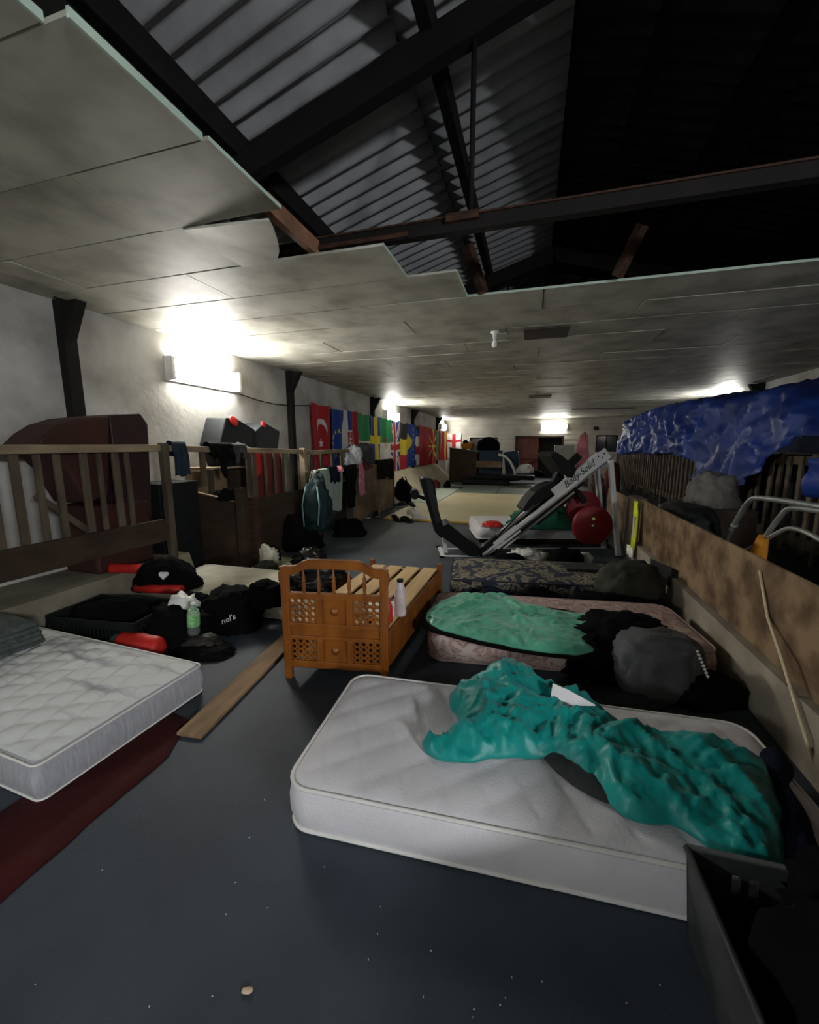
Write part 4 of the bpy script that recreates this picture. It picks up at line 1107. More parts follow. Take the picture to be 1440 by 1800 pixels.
# red foam rollers
def roller(label, p0, p1, r):
    b = MB(); b.tube([p0, p1], r, 18); return one('foam_roller', label, 'foam roller', b, M_red, 'red rollers')
zt_ = .235
roller('red roll sticking out to the left under the black bag with white heart', Vector((-3.95, 2.88, .412)), Vector((-3.5, 3.24, .33)), .05)
roller('red roll lying in front of the black bag with white heart', Vector((-3.66, 2.90, .225)), Vector((-3.20, 3.00, .225)), .042)
roller('red roll sticking out to the right of the black bag with white heart', F(300, 1016, zt_), F(340, 1005, zt_), .04)
p, w, h = stand(225, 975, 330, 1040, .19)
t = thing('bag', 'black sports bag with a small white heart on the dirty white mattress', 'bag', p)
b = MB(); blob(b, p + BACK * .16, w, .40, h * .78, seed=61, amp=.16, ex=.85, crease=.12); b.build('body', M_black, t)
pts = []
for k in range(40):
    a = 2 * math.pi * k / 40
    pts.append((16 * math.sin(a) ** 3 / 34, (13 * math.cos(a) - 5 * math.cos(2 * a) - 2 * math.cos(3 * a) - math.cos(4 * a)) / 34))
def emblem_plane(P, wid, hgt, nv, upv):
    sd = upv.cross(nv).normalized()
    return [P + sd * (x * wid) + upv * (y * hgt) for x, y in pts]
nv = (-BACK + Vector((0, 0, .3))).normalized(); up = (Vector((0, 0, 1)) - nv * nv.z).normalized()
H_ = emblem_plane(Y(286, 1011, (p + BACK * -.06).y), .085, .085, nv, up)
b = MB(); n = len(H_); b.add(H_ + [q - nv * .03 for q in H_], [list(range(n)), list(range(n, 2 * n))[::-1]] + [(i, (i + 1) % n, n + (i + 1) % n, n + i) for i in range(n)]); b.build('white_heart', M_paper, t)
pile('bag', 'small black bag lying right of the heart bag', 'bag', (300, 1005, 350, 1035), M_black, .19, .6, seed=62, hk=.8)
# black ventilated crate
t = thing('storage_crate', 'black plastic crate on its own at the left behind the stained mattress', 'crate', (-3.30, 2.42, 0), .12)
M_ = Matrix.Translation((-3.30, 2.42, 0)) @ Matrix.Rotation(.12, 4, 'Z')
W, D, Hc = .80, .50, .26
b = MB(M_); b.box((0, 0, .008), (W - .03, D - .03, .016)); b.build('base', M_crate2, t)
for nm, q0, q1 in (('long_wall', (-W / 2, -D / 2), (W / 2, -D / 2)), ('long_wall', (-W / 2, D / 2), (W / 2, D / 2)), ('end_wall', (-W / 2, -D / 2), (-W / 2, D / 2)), ('end_wall', (W / 2, -D / 2), (W / 2, D / 2))):
    b = MB(M_); a, c = Vector((*q0, 0)), Vector((*q1, 0))
    for z, hh in ((.04, .08), (.225, .07)): b.bar(a + Vector((0, 0, z)), c + Vector((0, 0, z)), .010, hh)
    nn = int((c - a).length / .035)
    for i in range(nn + 1): b.bar(a.lerp(c, i / nn) + Vector((0, 0, .03)), a.lerp(c, i / nn) + Vector((0, 0, .2)), .016, .008)
    b.build(nm, M_crate2, t)
b = MB(); blob(b, Vector((-3.38, 2.44, .02)), .62, .36, .30, seed=63, amp=.14, crease=.15); one('clothes_heap', 'dark clothes filling the black crate on the left', 'clothes', b, M_black)
# black bags in front of the dirty white mattress
p, w, h = stand(232, 1052, 345, 1148, 0)
b = MB(); blob(b, p + BACK * .2, w, .42, h * .72, seed=64, amp=.16, ex=.75, crease=.16); one('bag', 'open black bag with paper inside beside the red roll', 'bag', b, M_black)
b = MB(); blob(b, p + BACK * .24 + RIGHT * .05 + Vector((0, 0, h * .60)), .22, .16, .14, seed=65, amp=.3, crease=.3, sub=3); one('paper_ball', 'crumpled white paper on top of the open black bag', 'paper', b, M_bag_white)
p, w, h = stand(345, 1030, 440, 1115, 0)
t = thing('bag', 'big black bag with white lettering at the end of the dirty white mattress', 'bag', p)
b = MB(); blob(b, p + BACK * .2, w * 1.1, .46, h * .86, seed=66, amp=.16, ex=.8, crease=.18); b.build('body', M_black, t)
V, Fc = text_mb("nel's", .07, .1, .002)
TP = Y(390, 1098, p.y - .07); tilt = Matrix.Translation(TP) @ Matrix.Rotation(YAW, 4, 'Z') @ Matrix.Rotation(math.radians(62), 4, 'X') @ Matrix.Rotation(math.radians(24), 4, 'Z')
b = MB(tilt); b.add(V, Fc); b.build('lettering', mat('white_print', (.6, .6, .58), .6), t)
pile('bag', 'black cloth bag propped behind the clear water bottle', 'bag', (300, 1035, 370, 1085), M_black, .12, .6, seed=67, hk=.8)
pile('shoe_bag', 'dark brown crumpled bag on the floor under the clear water bottle', 'bag', (312, 1095, 385, 1148), mat('dark_brown_nylon', (.022, .018, .015), .6, var=.3), 0, .6, seed=68, hk=.5, amp=.25)
q = F(341, 1114, .13)
t = bottle('water_bottle', 'clear green water bottle leaning on the black bags left of the bed', q, .26, .045, M_glass, M_bag_white, cone=False)
b = MB(Matrix.Translation(q)); b.lathe([(.0462, .07), (.0466, .08), (.0466, .16), (.0462, .17)], n=20); b.build('label', M_greenlabel, t)
t.rotation_euler = (0, .06, 0)
# red roll with dark cap
p0, p1 = F(214, 1128, .10), F(283, 1140, .10)
t = thing('cushion', 'bright red rolled cushion with dark end beside the stained mattress', 'cushion', (p0 + p1) / 2 - Vector((0, 0, .1)))
u = (p1 - p0).normalized(); Ln = (p1 - p0).length
b = MB(); b.tube([p0, p0 + u * .03, p0 + u * (Ln * .5), p1 - u * .04, p1 - u * .01, p1], [.07, .085, .088, .085, .06, .02], 18); b.build('roll', M_red, t)
b = MB(); b.tube([p0 - u * .10, p0 - u * .06, p0 - u * .002], [.03, .06, .068], 14); b.build('end_cap', mat('dark_green_end', (.02, .03, .03), .8), t)
pile('clothes_heap', 'flat black clothes at the foot of the red rolled cushion', 'clothes', (285, 1110, 400, 1160), M_black, 0, .5, seed=69, hk=.3, amp=.2)
# between gate post and bed
pile('paper_bag', 'crumpled cream paper bag leaning beside the square gate post', 'paper bag', (440, 957, 485, 995), mat('cream_paper', (.62, .60, .46), .7, var=.12, bump=.6, bscale=12), .012, .6, seed=71, hk=.9, amp=.35, crease=.35)
pile('blanket', 'olive grey crumpled blanket on the floor behind the cream paper bag', 'blanket', (455, 942, 508, 968), mat('olive_grey_cloth', (.26, .26, .20), .85, var=.3, bump=.4), .012, .6, seed=72, hk=.9, amp=.25, crease=.25)
pile('clothes_heap', 'black cloth between the cream paper bag and the olive grey blanket', 'clothes', (462, 958, 492, 985), M_black, .012, .6, seed=73, hk=.9)
pile('rubbish_sack', 'shiny black sack with white glints just behind the headboard top', 'sack', (512, 963, 570, 995), M_blackgloss, 0, .7, seed=74, hk=.9, amp=.25, crease=.3)
pile('bag', 'dark olive bag on the floor right of the square gate post', 'bag', (440, 985, 490, 1020), M_olive, .012, .6, seed=75, hk=.9)
pile('clothes_heap', 'black hooded garment spread left of the headboard', 'clothes', (425, 1015, 500, 1068), M_black, .19, .6, seed=76, hk=.75, amp=.3)
pile('rubbish_sack', 'glossy black sack seen through the headboard spindles', 'sack', (490, 990, 610, 1040), M_blackgloss, .19, .6, seed=77, hk=.85, amp=.2, crease=.25)
pile('paper_ball', 'small white paper on the floor seen through the headboard spindles', 'paper', (553, 1022, 575, 1040), M_bag_white, 0, .6, seed=78, hk=.8)
b = MB(); b.tube([F(443, 945, .25), F(446, 958, .10)], [.008, .05], 10); one('marker_cone', 'small red cone beside the square gate post', 'marker cone', b, M_red)

# ================================================================== FLAGS ON THE LEFT WALL
def flat(name, c): return mat(name, c, .8, var=.05, scale=8)
CR_, CW, CB, CG, CY, CK, CO = flat('flag_red', (.42, .015, .025)), flat('flag_white', (.68, .67, .64)), flat('flag_blue', (.012, .05, .28)), flat('flag_green', (.02, .26, .09)), flat('flag_yellow', (.72, .55, .03)), flat('flag_black', (.015, .015, .018)), flat('flag_orange', (.62, .2, .03))
PAL = [CR_, CW, CB, CG, CY, CK, CO]; r_, w_, b_, g_, y_, k_, o_ = range(7)
def star(u, v, cu, cv, R, asp, rot=0):
    dx, dy = (u - cu) * asp, v - cv; d = math.hypot(dx, dy)
    if d > R: return False
    a = (math.atan2(dx, -dy) + rot) % (2 * math.pi / 5); a = abs(a - math.pi / 5)
    k = math.cos(math.pi / 5); rin = R * .42
    # star edge between tip (a=pi/5 offset) and notch
    t_ = a / (math.pi / 5)
    return d <= rin + (R - rin) * t_ ** 1.3
A_ = .58                                          # width over height of a flag hung sideways
def f_turkey(u, v):
    d1 = math.hypot((u - .5) * A_, v - .33); d2 = math.hypot((u - .5) * A_, v - .385)
    if d1 < .155 and d2 > .13: return w_
    if star(u, v, .5, .52, .065, A_): return w_
    return r_
def f_eu(u, v):
    for k in range(12):
        a = 2 * math.pi * k / 12
        if star(u, v, .5 + .2 / A_ * math.cos(a), .52 + .2 * math.sin(a), .045, A_): return y_
    return b_
def f_slovak(u, v):
    dx, dy = abs(u - .52) * A_, v - .47
    if dx < .15 and abs(dy) < .16 and (dx + abs(dy) < .25):
        if dx > .125 or abs(dy) > .14: return w_
        if dx < .02 or (abs(dy + .03) < .015 and dx < .08) or (abs(dy - .04) < .015 and dx < .1): return w_
        return r_ if dy < .07 else b_
    return w_ if u < .33 else (b_ if u < .67 else r_)
def f_irish(u, v): return g_ if v < .46 else (w_ if v < .86 else o_)
def f_sweden(u, v): return y_ if abs(u - .5) < .11 or abs(v - .42) < .075 else b_
def f_alg(u, v):
    d1 = math.hypot((u - .5) * A_, v - .47); d2 = math.hypot((u - .5) * A_, v - .50)
    if (d1 < .12 and d2 > .095) or star(u, v, .5, .52, .06, A_): return r_
    return g_ if v < .46 else w_
def f_uk(u, v):
    if abs(u - .5) < .10 or abs(v - .5) < .06: return r_
    if abs(u - .5) < .17 or abs(v - .5) < .10: return w_
    d = abs(abs(u - .5) - abs(v - .5)) * A_
    return r_ if d < .018 else (w_ if d < .05 else b_)
def f_belg(u, v): return k_ if v < .33 else (y_ if v < .66 else r_)
def f_bosnia(u, v):
    if v > .22 and v < .62 and u < .55 * (1 - abs(v - .42) / .2) + .08: return y_
    for k in range(7):
        if star(u, v, .78, .12 + .12 * k, .035, A_): return w_
    return b_
def f_rw(u, v): return b_ if v < .2 else (w_ if v < .48 else (r_ if v < .7 else w_))
def f_red(u, v): return r_
def f_maced(u, v):
    a = math.atan2((u - .5) * A_, v - .5); d = math.hypot((u - .5) * A_, v - .5)
    if d < .09: return y_
    return y_ if abs((a / (math.pi / 4) + .5) % 1 - .5) < .10 + .12 * d and d > .11 else r_
def f_green(u, v): return g_ if u < .6 else r_
def f_fr(u, v): return w_ if u < .3 else (r_ if u < .6 else b_)
def f_sp(u, v): return r_ if u < .28 or u > .75 else y_
def f_wr(u, v): return r_ if abs(u - .5) < .12 or abs(v - .3) < .06 else w_
FL = [(549, 583, 2.50, .95, f_turkey, 'red flag with white crescent and star, leftmost on the wall'),
      (582, 608, 2.47, .95, f_eu, 'blue flag with a ring of small stars, second on the wall'),
      (601, 629, 2.49, .95, f_slovak, 'white blue and red striped flag with a shield'),
      (627, 651, 2.48, .92, f_irish, 'green and white flag, lower part white, left of the blue one with yellow cross'),
      (650, 672, 2.47, .90, f_sweden, 'blue flag with a yellow cross'),
      (669, 689, 2.47, .85, f_alg, 'green over white flag with red crescent'),
      (686, 704, 2.46, .72, f_uk, 'flag with red and white crosses on blue below the wall light'),
      (702, 719, 2.44, .76, f_belg, 'black yellow and red banded flag'),
      (716, 731, 2.44, .88, f_bosnia, 'blue flag with yellow triangle and row of white stars'),
      (729, 738, 2.30, .88, f_rw, 'narrow white and dark red flag beside the plain red one'),
      (736, 756, 2.46, .82, f_red, 'plain red flag, widest of the further ones'),
      (755, 767, 2.42, .82, f_maced, 'red flag with yellow sun rays'),
      (767, 776, 2.40, .95, f_green, 'green flag beyond the one with yellow sun rays'),
      (774, 782, 2.40, .95, f_fr, 'white red and blue flag near the far corner'),
      (780, 787, 2.38, .90, f_sp, 'red and yellow vertically striped flag under the furthest wall light'),
      (0, 0, 2.30, 1.0, f_wr, 'white flag with red cross, on the far wall in the left corner')]
for n, (p0, p1, zt, zb, fn, lab) in enumerate(FL):
    far = p0 == 0
    y0, y1 = (0, .75) if far else (X(p0, 750, -4.35).y, X(p1, 750, -4.35).y - .05)
    nu, nvv = (44, 72) if n < 9 else (30, 40)
    b = MB(); V = []
    for i in range(nvv + 1):
        for j in range(nu + 1):
            u, v = j / nu, i / nvv
            yy = y0 + (y1 - y0) * (u + .02 * v * noise.noise(Vector((u * 3, v * 3, n))))
            x = -4.355 + .006 * (n % 3) + (.018 + .016 * v) * math.sin(u * 9 + n * 2 + v * 1.5) + .018 * noise.noise(Vector((u * 4, v * 3, n * 3.1)))
            z = zt + (zb - zt) * v - .06 * math.sin(math.pi * u) * (1 - v) * .6 + .02 * noise.noise(Vector((u * 3, n, 2)))
            V.append((-4.4 + yy, YF - .06 + (x + 4.355) * .5, z) if far else (x, yy, z))
    for i in range(nvv):
        for j in range(nu):
            q = [i * (nu + 1) + j, i * (nu + 1) + j + 1, (i + 1) * (nu + 1) + j + 1, (i + 1) * (nu + 1) + j]
            b.f.append(q); b.mi.append(fn((j + .5) / nu, (i + .5) / nvv)); b.sm.append(True)
    b.v = [Vector(p) for p in V]
    one('flag', lab, 'flag', b, PAL, 'flags along the left wall')

# ================================================================== FAR END OF THE ROOM
yc = 18.0
c0, c1 = Y(790, 840, yc), Y(838, 840, yc)
zt0, zt1 = Y(790, 788, yc).z, Y(838, 796, yc).z
t = thing('cabinet', 'dark brown cabinet with sloping top at the far left beyond the mats', 'cabinet', ((c0.x + c1.x) / 2, yc + .4, .03))
b = MB(); b.prism([(c0.x, .04), (c1.x, .04), (c1.x, zt1), (c0.x, zt0)], 1, yc, yc + .9); b.build('carcass', M_darkwood, t, bevel=.01)
b = MB(); b.prism([(c0.x - .03, zt0), (c1.x + .03, zt1), (c1.x + .03, zt1 + .04), (c0.x - .03, zt0 + .04)], 1, yc - .03, yc + .93); b.build('top_board', M_darkwood, t)
q = Y(822, 793, yc + .3); q.z = zt1 + .15
t = thing('basket', 'orange basket of balls on top of the dark brown cabinet', 'basket', q)
b = MB(Matrix.Translation(q)); b.lathe([(.20, 0), (.24, .02), (.30, .24), (.31, .25), (.28, .25), (.22, .05), (.001, .04)], n=22); b.build('bowl', M_orange, t)
for k, (dx, dz, m_) in enumerate(((-.10, .30, M_void), (.14, .27, mat('tan_ball', (.5, .3, .14), .5)), (.02, .22, M_void))):
    b = MB(); blob(b, q + Vector((dx, .02 * k, dz - .12)), .24, .24, .24, seed=k, amp=0, crease=0, ex=1, sag=0, flat=1, sub=3)
    one('ball', ['dark ball sticking out of the orange basket', 'tan ball in the orange basket', 'black ball at the back of the orange basket'][k], 'ball', b, m_)
a, e = Y(835, 806, yc + .25), Y(880, 806, yc + .25)
b = MB(); b.box(((a.x + e.x) / 2 + .12, yc + .5, .74), (e.x - a.x - .12, .7, 1.40), bev=.03); one('crash_mat', 'tall dark blue mat block beside the cabinet behind the brown beam', 'mat', b, M_bluemat)
q = Y(858, 798, yc + .5); b = MB(); blob(b, Vector((q.x, q.y, 1.44)), 1.0, .5, .58, rot=0, seed=4, amp=.08, ex=.9, crease=.06, flat=.55); one('bag', 'big round black bag on top of the tall dark blue mat block', 'bag', b, M_black)
a, e = Y(837, 816, yc - .3), Y(882, 816, yc - .3)
b = MB(); b.box(((a.x + e.x) / 2, yc - .2, a.z), (e.x - a.x, .16, .27), bev=.01); t = one('beam_end', 'light brown timber beam in front of the dark brown cabinet', 'beam', b, M_plywood2)
a, e = Y(815, 838, yc - .6), Y(905, 838, yc - .6)
for k, (x0, x1, z0, z1, lab) in enumerate(((a.x, e.x - .2, .035, .26, 'thick black mat lying at the foot of the cabinet'), (a.x + .5, Y(940, 838, yc - .6).x, .27, .45, 'black mat stacked on the thick black mat'))):
    b = MB(); b.box(((x0 + x1) / 2, yc - .75 + .04 * k, (z0 + z1) / 2), (x1 - x0, .8, z1 - z0), bev=.05); one('gym_mat', lab, 'mat', b, M_pad)
a, e = Y(888, 828, yc + .5), Y(914, 806, yc + .5)
b = MB(); b.box(((a.x + e.x) / 2, yc + .55, .75), (e.x - a.x, .5, 1.3), Euler((0, -.12, 0)).to_matrix(), bev=.06); one('crash_mat', 'blue crash mat standing right of the dark brown cabinet', 'mat', b, M_bluemat)
b = MB(); b.tube([Y(876, 799, yc - .1), Y(888, 802, yc - .1), Y(897, 811, yc - .1), Y(904, 826, yc - .1), Y(906, 836, yc - .1), Y(907, 846, yc - .1) * 1.0], .055, 10); one('curved_pipe', 'white curved pipe arching over beside the blue crash mat', 'pipe', b, M_frame)
pile('towel', 'white towels heaped on the far black mats', 'towel', (908, 815, 940, 832), M_bag_white, .46, .6, seed=81, hk=.9, amp=.3)
pile('clothes_heap', 'black kit on the mats below the far doorway', 'clothes', (925, 826, 960, 838), M_black, .3, .6, seed=82, hk=.9, amp=.3)
q = Y(992, 802, 17.5); b = MB(); b.box((q.x, 17.7, .85), (.75, .5, 1.6), bev=.01); one('fridge', 'grey metal cupboard right of the far doorway', 'cupboard', b, mat('grey_cupboard', (.30, .30, .27), .5))
for k, (px_, m_, lab) in enumerate(((983, M_bag_white, 'white bundle low in front of the grey cupboard'), (1000, M_pink, 'pink bundle low in front of the grey cupboard'), (1012, M_teal_dark, 'teal bundle right of the grey cupboard'))):
    pile('bundle', lab, 'bundle', (px_ - 6, 815, px_ + 6, 846), m_, .03, .8, seed=84 + k, hk=1)
# gloves and bags lying on the mats
pile('boxing_glove', 'red and black boxing gloves on the mint mat left', 'boxing gloves', (753, 842, 774, 857), M_darkred, .03, .8, seed=91, hk=.9, amp=.25)
pile('boxing_glove', 'small black glove on the mint mat right of the red ones', 'boxing gloves', (781, 845, 793, 857), M_black, .03, .8, seed=92, hk=.9, amp=.3)
p, w, h = stand(693, 838, 724, 884, 0)
t = thing('backpack', 'black backpack slumped against the white bank at the left', 'backpack', p)
b = MB(); blob(b, p + BACK * .05, w, .3, h * .85, seed=93, amp=.14, ex=.75); b.build('body', M_black, t)
b = MB(); q = p + Vector((.02, -.02, h * .55)); b.tube([q, q + Vector((.16, -.03, .16)), q + Vector((.26, -.02, .05)), q + Vector((.18, -.02, -.14))], .02, 8); b.build('strap', M_black, t)
b = MB(); q = p + Vector((-.05, .1, h * .8)); b.tube([q, q + Vector((0, 0, .12)), q + Vector((.10, 0, .14)), q + Vector((.14, 0, .0))], .02, 8); b.build('handle', M_black, t)
# shoes near the plywood panel
def shoe(label, px_, py_, rot, m, L=.29, sole=None, z=0.0, laces=False):
    p = F(px_, py_, z); M = Matrix.Translation(p) @ Matrix.Rotation(rot, 4, 'Z')
    t = thing('shoe', label, 'shoe', p, rot, 'shoes left at the edge of the mats')
    b = MB(M); n = 14; V = []
    prof = [(0, .075, .062, .075), (.06, .08, .070, .095), (.12, .078, .062, .10), (.18, .088, .050, .07), (.24, .090, .042, .052), (.275, .07, .036, .042), (.29, .03, .028, .03)]
    for x, wd, _, hh in prof:
        for k in range(n):
            a = math.pi * k / (n - 1)
            V.append((x * L / .29, math.cos(a) * wd / 2, .022 + max(0.0, math.sin(a)) ** .8 * hh))
    b.add(V, [(i * n + k, i * n + k + 1, (i + 1) * n + k + 1, (i + 1) * n + k) for i in range(len(prof) - 1) for k in range(n - 1)] + [list(range(n)), list(range(len(V) - n, len(V)))], 0, True)
    b.add([V[i * n] for i in range(len(prof))] + [V[i * n + n - 1] for i in range(len(prof))], [(i, i + 1, len(prof) + i + 1, len(prof) + i) for i in range(len(prof) - 1)])
    b.build('upper', m, t)
    b = MB(M); ol = [(x * L / .29, wd / 2 + .006) for x, wd, _, _ in prof]; b.prism([(x, yv) for x, yv in ol] + [(x, -yv) for x, yv in ol[::-1]], 2, 0, .026); b.build('sole', sole or m, t)
    if laces:
        b = MB(M); b.tube([(-.005, .03, .03), (.03, .044, .12), (.08, .045, .06), (.16, .046, .035)], .006, 6); b.build('stripe', M_paper, t)
shoe('black shoe with white outline, left of the pair at the plywood panel', 648, 906, -1.2, M_shoe, .42, M_paper, laces=True)
shoe('black shoe with white outline, right of the pair at the plywood panel', 664, 904, -1.2, M_shoe, .42, M_paper, laces=True)
shoe('white shoe lying on the edge of the cream mat', 717, 903, -.6, M_paper, .32, z=.04)
shoe('second white shoe behind the grey one at the edge of the mats', 725, 899, -.9, M_paper, .32, z=.04)
shoe('grey shoe at the yellow edge of the cream mat', 724, 914, .1, M_ltgrey, .36)
shoe('black shoe in the shadow beside the plywood panel', 690, 912, -.8, M_shoe, .40)
shoe('black shoe left of the grey shoe, in shadow', 706, 915, -.5, M_shoe, .36)
shoe('black shoe of the pair further up on the cream mat, left one', 712, 888, -2.2, M_shoe, .36, z=.04)
shoe('black shoe of the pair further up on the cream mat, right one', 722, 888, -1.0, M_shoe, .36, z=.04)

# ================================================================== LEG PRESS MACHINE AND WHITE MATTRESS
mattress('mattress', 'white mattress on a dark base behind the leg press machine', (.14, 7.42), 2.25, .95, .23, math.radians(16.3), M_white, step=.06, z0=.08, rad=.10)
b = MB(Matrix.Translation((.14, 7.44, 0)) @ Matrix.Rotation(math.radians(16.3), 4, 'Z')); b.box((0, 0, .045), (2.16, .88, .065), bev=.005); one('low_platform', 'low dark base under the white mattress behind the machine', 'base', b, M_darkwood)
pile('sleeping_bag', 'dark green sleeping bag bunched on the white mattress behind the machine', 'sleeping bag', (905, 888, 1030, 930), M_greenc, .32, .5, seed=101, hk=.9, amp=.2, push=.4)
pile('pillow', 'red pillow on the left end of the white mattress behind the machine', 'pillow', (852, 906, 884, 926), M_red, .32, .9, seed=102, hk=.4, ex=.6, amp=.08)
pm = Vector((-1.21, 5.95, 0)); ma = math.radians(17.5)
MM = Matrix.Translation(pm) @ Matrix.Rotation(ma, 4, 'Z')
mu, mn = Vector((math.cos(ma), math.sin(ma), 0)), Vector((-math.sin(ma), math.cos(ma), 0))
def mp(px_, py_):
    d = ray(px_, py_); c = Vector((0, 0, CAM_H)); tt = (pm - c).dot(mn) / d.dot(mn); P = c + d * tt - pm
    return Vector((P.dot(mu), 0, P.z))
t = thing('leg_press_machine', 'grey and black inclined leg press machine with dark red weight plates', 'gym machine', pm, ma)
def mbar(name, a, c, w, dp, m, off=0.0, bev=.006):
    b = MB(MM); o = Vector((0, off, 0)); b.bar(mp(*a) + o, mp(*c) + o, dp, w, up=(0, 1, 0) if False else Vector((0, 0, 1)), bev=bev); return b.build(name, m, t)
for off in (-.16, .16):
    mbar('rail', (846, 972), (1060, 800), .075, .05, M_frame, off)
    mbar('rail_channel', (852, 976), (1000, 857), .05, .045, M_pad, off)
    mbar('guide_rod', (838, 978), (1068, 800), .022, .022, M_chrome, off - .05, 0)
    mbar('lower_rod', (880, 958), (1000, 862), .03, .03, M_chrome, off - .03, 0)
mbar('top_plate', (966, 866), (1058, 795), .17, .012, M_frame, -.19, .004)
mbar('lower_plate', (866, 955), (905, 924), .13, .012, M_frame, -.19, .004)
b = MB(MM)
for a in ((1041, 802), (1048, 804), (1051, 797)): b.tube([mp(*a) + Vector((0, -.20, 0)), mp(*a) + Vector((0, -.19, 0))], .012, 10)
b.build('bolt', M_screw, t)
mbar('stop_block', (840, 968), (872, 940), .09, .10, M_pad, -.12)
mbar('black_beam', (935, 915), (1008, 858), .12, .10, M_pad, -.12)
mbar('black_strip', (958, 890), (978, 873), .03, .03, M_pad, -.22); mbar('black_strip', (1000, 858), (1016, 846), .03, .03, M_pad, -.22)
for off in (-.22, .22):
    mbar('rear_upright', (1060, 808), (1074, 972), .07, .06, M_frame, off)
mbar('foot_bar', (776, 973), (868, 975), .06, .06, M_frame, -.22); mbar('foot_bar', (776, 973), (1074, 972), .05, .06, M_frame, .22)
b = MB(MM); q = mp(776, 972); b.bar(q + Vector((0, -.3, 0)), q + Vector((0, .3, 0)), .06, .05); b.build('cross_foot', M_frame, t)
for s_ in (-.31, .31):
    b = MB(MM); b.box(mp(774, 972) + Vector((0, s_, 0)), (.07, .02, .07), bev=.006); b.build('end_cap', M_pad, t)
mbar('seat_strut', (784, 972), (780, 942), .06, .06, M_frame, 0); mbar('seat_strut', (848, 972), (852, 955), .12, .10, M_frame, -.1)
# padded seat and backrest
def pad(name, a, c, th, wd, m, off=0.0):
    b = MB(MM); b.bar(mp(*a) + Vector((0, off, 0)), mp(*c) + Vector((0, off, 0)), wd, th, up=(0, 0, 1), bev=.03); return b.build(name, m, t)
b = MB(MM)                                        # backrest with its S curve: side outline swept across the width
out = [(737, 841), (744, 838), (756, 839), (762, 846), (769, 893), (777, 922), (783, 940), (772, 940), (763, 930), (756, 905), (745, 868)]
b.prism([(mp(*q).x, mp(*q).z) for q in out], 1, -.22, .22); b.build('backrest', M_pad, t, bevel=.02)
b = MB(MM); b.prism([(mp(*q).x, mp(*q).z) for q in [(747, 841), (756, 842), (759, 848), (772, 912), (764, 914), (752, 868)]], 1, -.235, -.222); b.build('backrest_face', M_greypad, t)
b = MB(MM); b.prism([(mp(*q).x, mp(*q).z) for q in [(770, 922), (786, 916), (842, 960), (828, 976), (775, 938)]], 1, -.24, .24); b.build('seat', M_pad, t, bevel=.02)
b = MB(MM); b.tube([mp(729, 868) + Vector((0, -.16, 0)), mp(729, 868) + Vector((0, .16, 0))], .065, 16); b.build('headrest_roll', M_pad, t)
mbar('headrest_arm', (735, 872), (752, 878), .05, .05, M_pad, 0)
# carriage: shoulder hood, foot plate, handle
b = MB(MM); b.prism([(mp(*q).x, mp(*q).z) for q in [(913, 893), (922, 878), (935, 863), (950, 853), (968, 846), (972, 852), (950, 878), (930, 886), (918, 897)]], 1, -.18, .18); b.build('hood', M_pad, t, bevel=.015)
b = MB(MM); b.prism([(mp(*q).x, mp(*q).z) for q in [(955, 800), (963, 793), (975, 800), (1000, 822), (992, 838), (985, 836), (972, 822)]], 1, -.30, .30); b.build('foot_plate', M_pad, t, bevel=.01)
mbar('handle_bar', (985, 828), (1013, 800), .10, .09, M_pad, -.1); mbar('carriage_arm', (975, 850), (990, 824), .12, .12, M_pad, 0); mbar('carriage_block', (984, 836), (1000, 824), .05, .05, M_frame, -.2)
mbar('cable_rod', (872, 938), (915, 893), .018, .018, M_pad, -.15, 0)
mbar('peg_arm', (1006, 862), (1018, 880), .07, .07, M_pad, -.2)
for (a, r_, off, nm) in (((1024, 892), .255, -.02, 'weight_plate'), ((1025, 917), .285, -.30, 'weight_plate')):
    b = MB(MM @ Matrix.Translation(mp(*a) + Vector((0, off, 0)))); R = Euler((math.pi / 2, 0, 0)).to_matrix()
    b.lathe([(.03, -.035), (r_ * .35, -.035), (r_ * .36, -.03), (r_ * .80, -.026), (r_ * .84, -.038), (r_ * .97, -.038), (r_, -.03), (r_, .03), (r_ * .97, .038), (r_ * .2, .03), (.03, .035)], n=44, R=R); pl = b.build(nm, M_plate, t)
    b = MB(MM @ Matrix.Translation(mp(*a) + Vector((0, off, 0)))); b.lathe([(.022, -.045), (.022, .05), (.001, .052)], n=14, R=R); b.build('hub', M_chrome, pl)
b = MB(MM); b.tube([mp(1025, 905) + Vector((0, -.36, 0)), mp(1025, 905) + Vector((0, .1, 0))], .022, 12); b.build('plate_peg', M_chrome, t)
V, Fc = text_mb('Body-Solid', .155, .35, .001)
a0, a1 = mp(986, 856), mp(1038, 814)
an = math.atan2(a1.z - a0.z, a1.x - a0.x); wdt = max(v.x for v in V); sc_ = (a1 - a0).length / wdt
b = MB(MM @ Matrix.Translation(a0 + Vector((0, -.200, 0))) @ Matrix.Rotation(-an, 4, 'Y') @ Matrix.Rotation(math.pi / 2, 4, 'X') @ Matrix.Diagonal((sc_, sc_ * 1.1, 1, 1)))
b.add(V, Fc); b.build('lettering', M_void, t)

# ================================================================== RIGHT SIDE
b = MB(); b.bar((1.425, -2.6, .60), (1.425, 5.95, .635), .022, .56, bev=.003)
one('plywood_barrier', 'long stained plywood board along the right side, in front of the metal tubes', 'barrier', b, M_ply)
b = MB(); b.bar((1.43, 6.75, .45), (1.43, 8.4, .43), .022, .80, bev=.003); one('plywood_barrier', 'shorter plywood board further back behind the machine upright', 'barrier', b, M_ply)
b = MB(); b.box((1.46, 6.35, .45), (.14, .5, .90), bev=.01); one('wooden_post', 'thick grey brown post between the two plywood boards', 'post', b, M_oldwood)
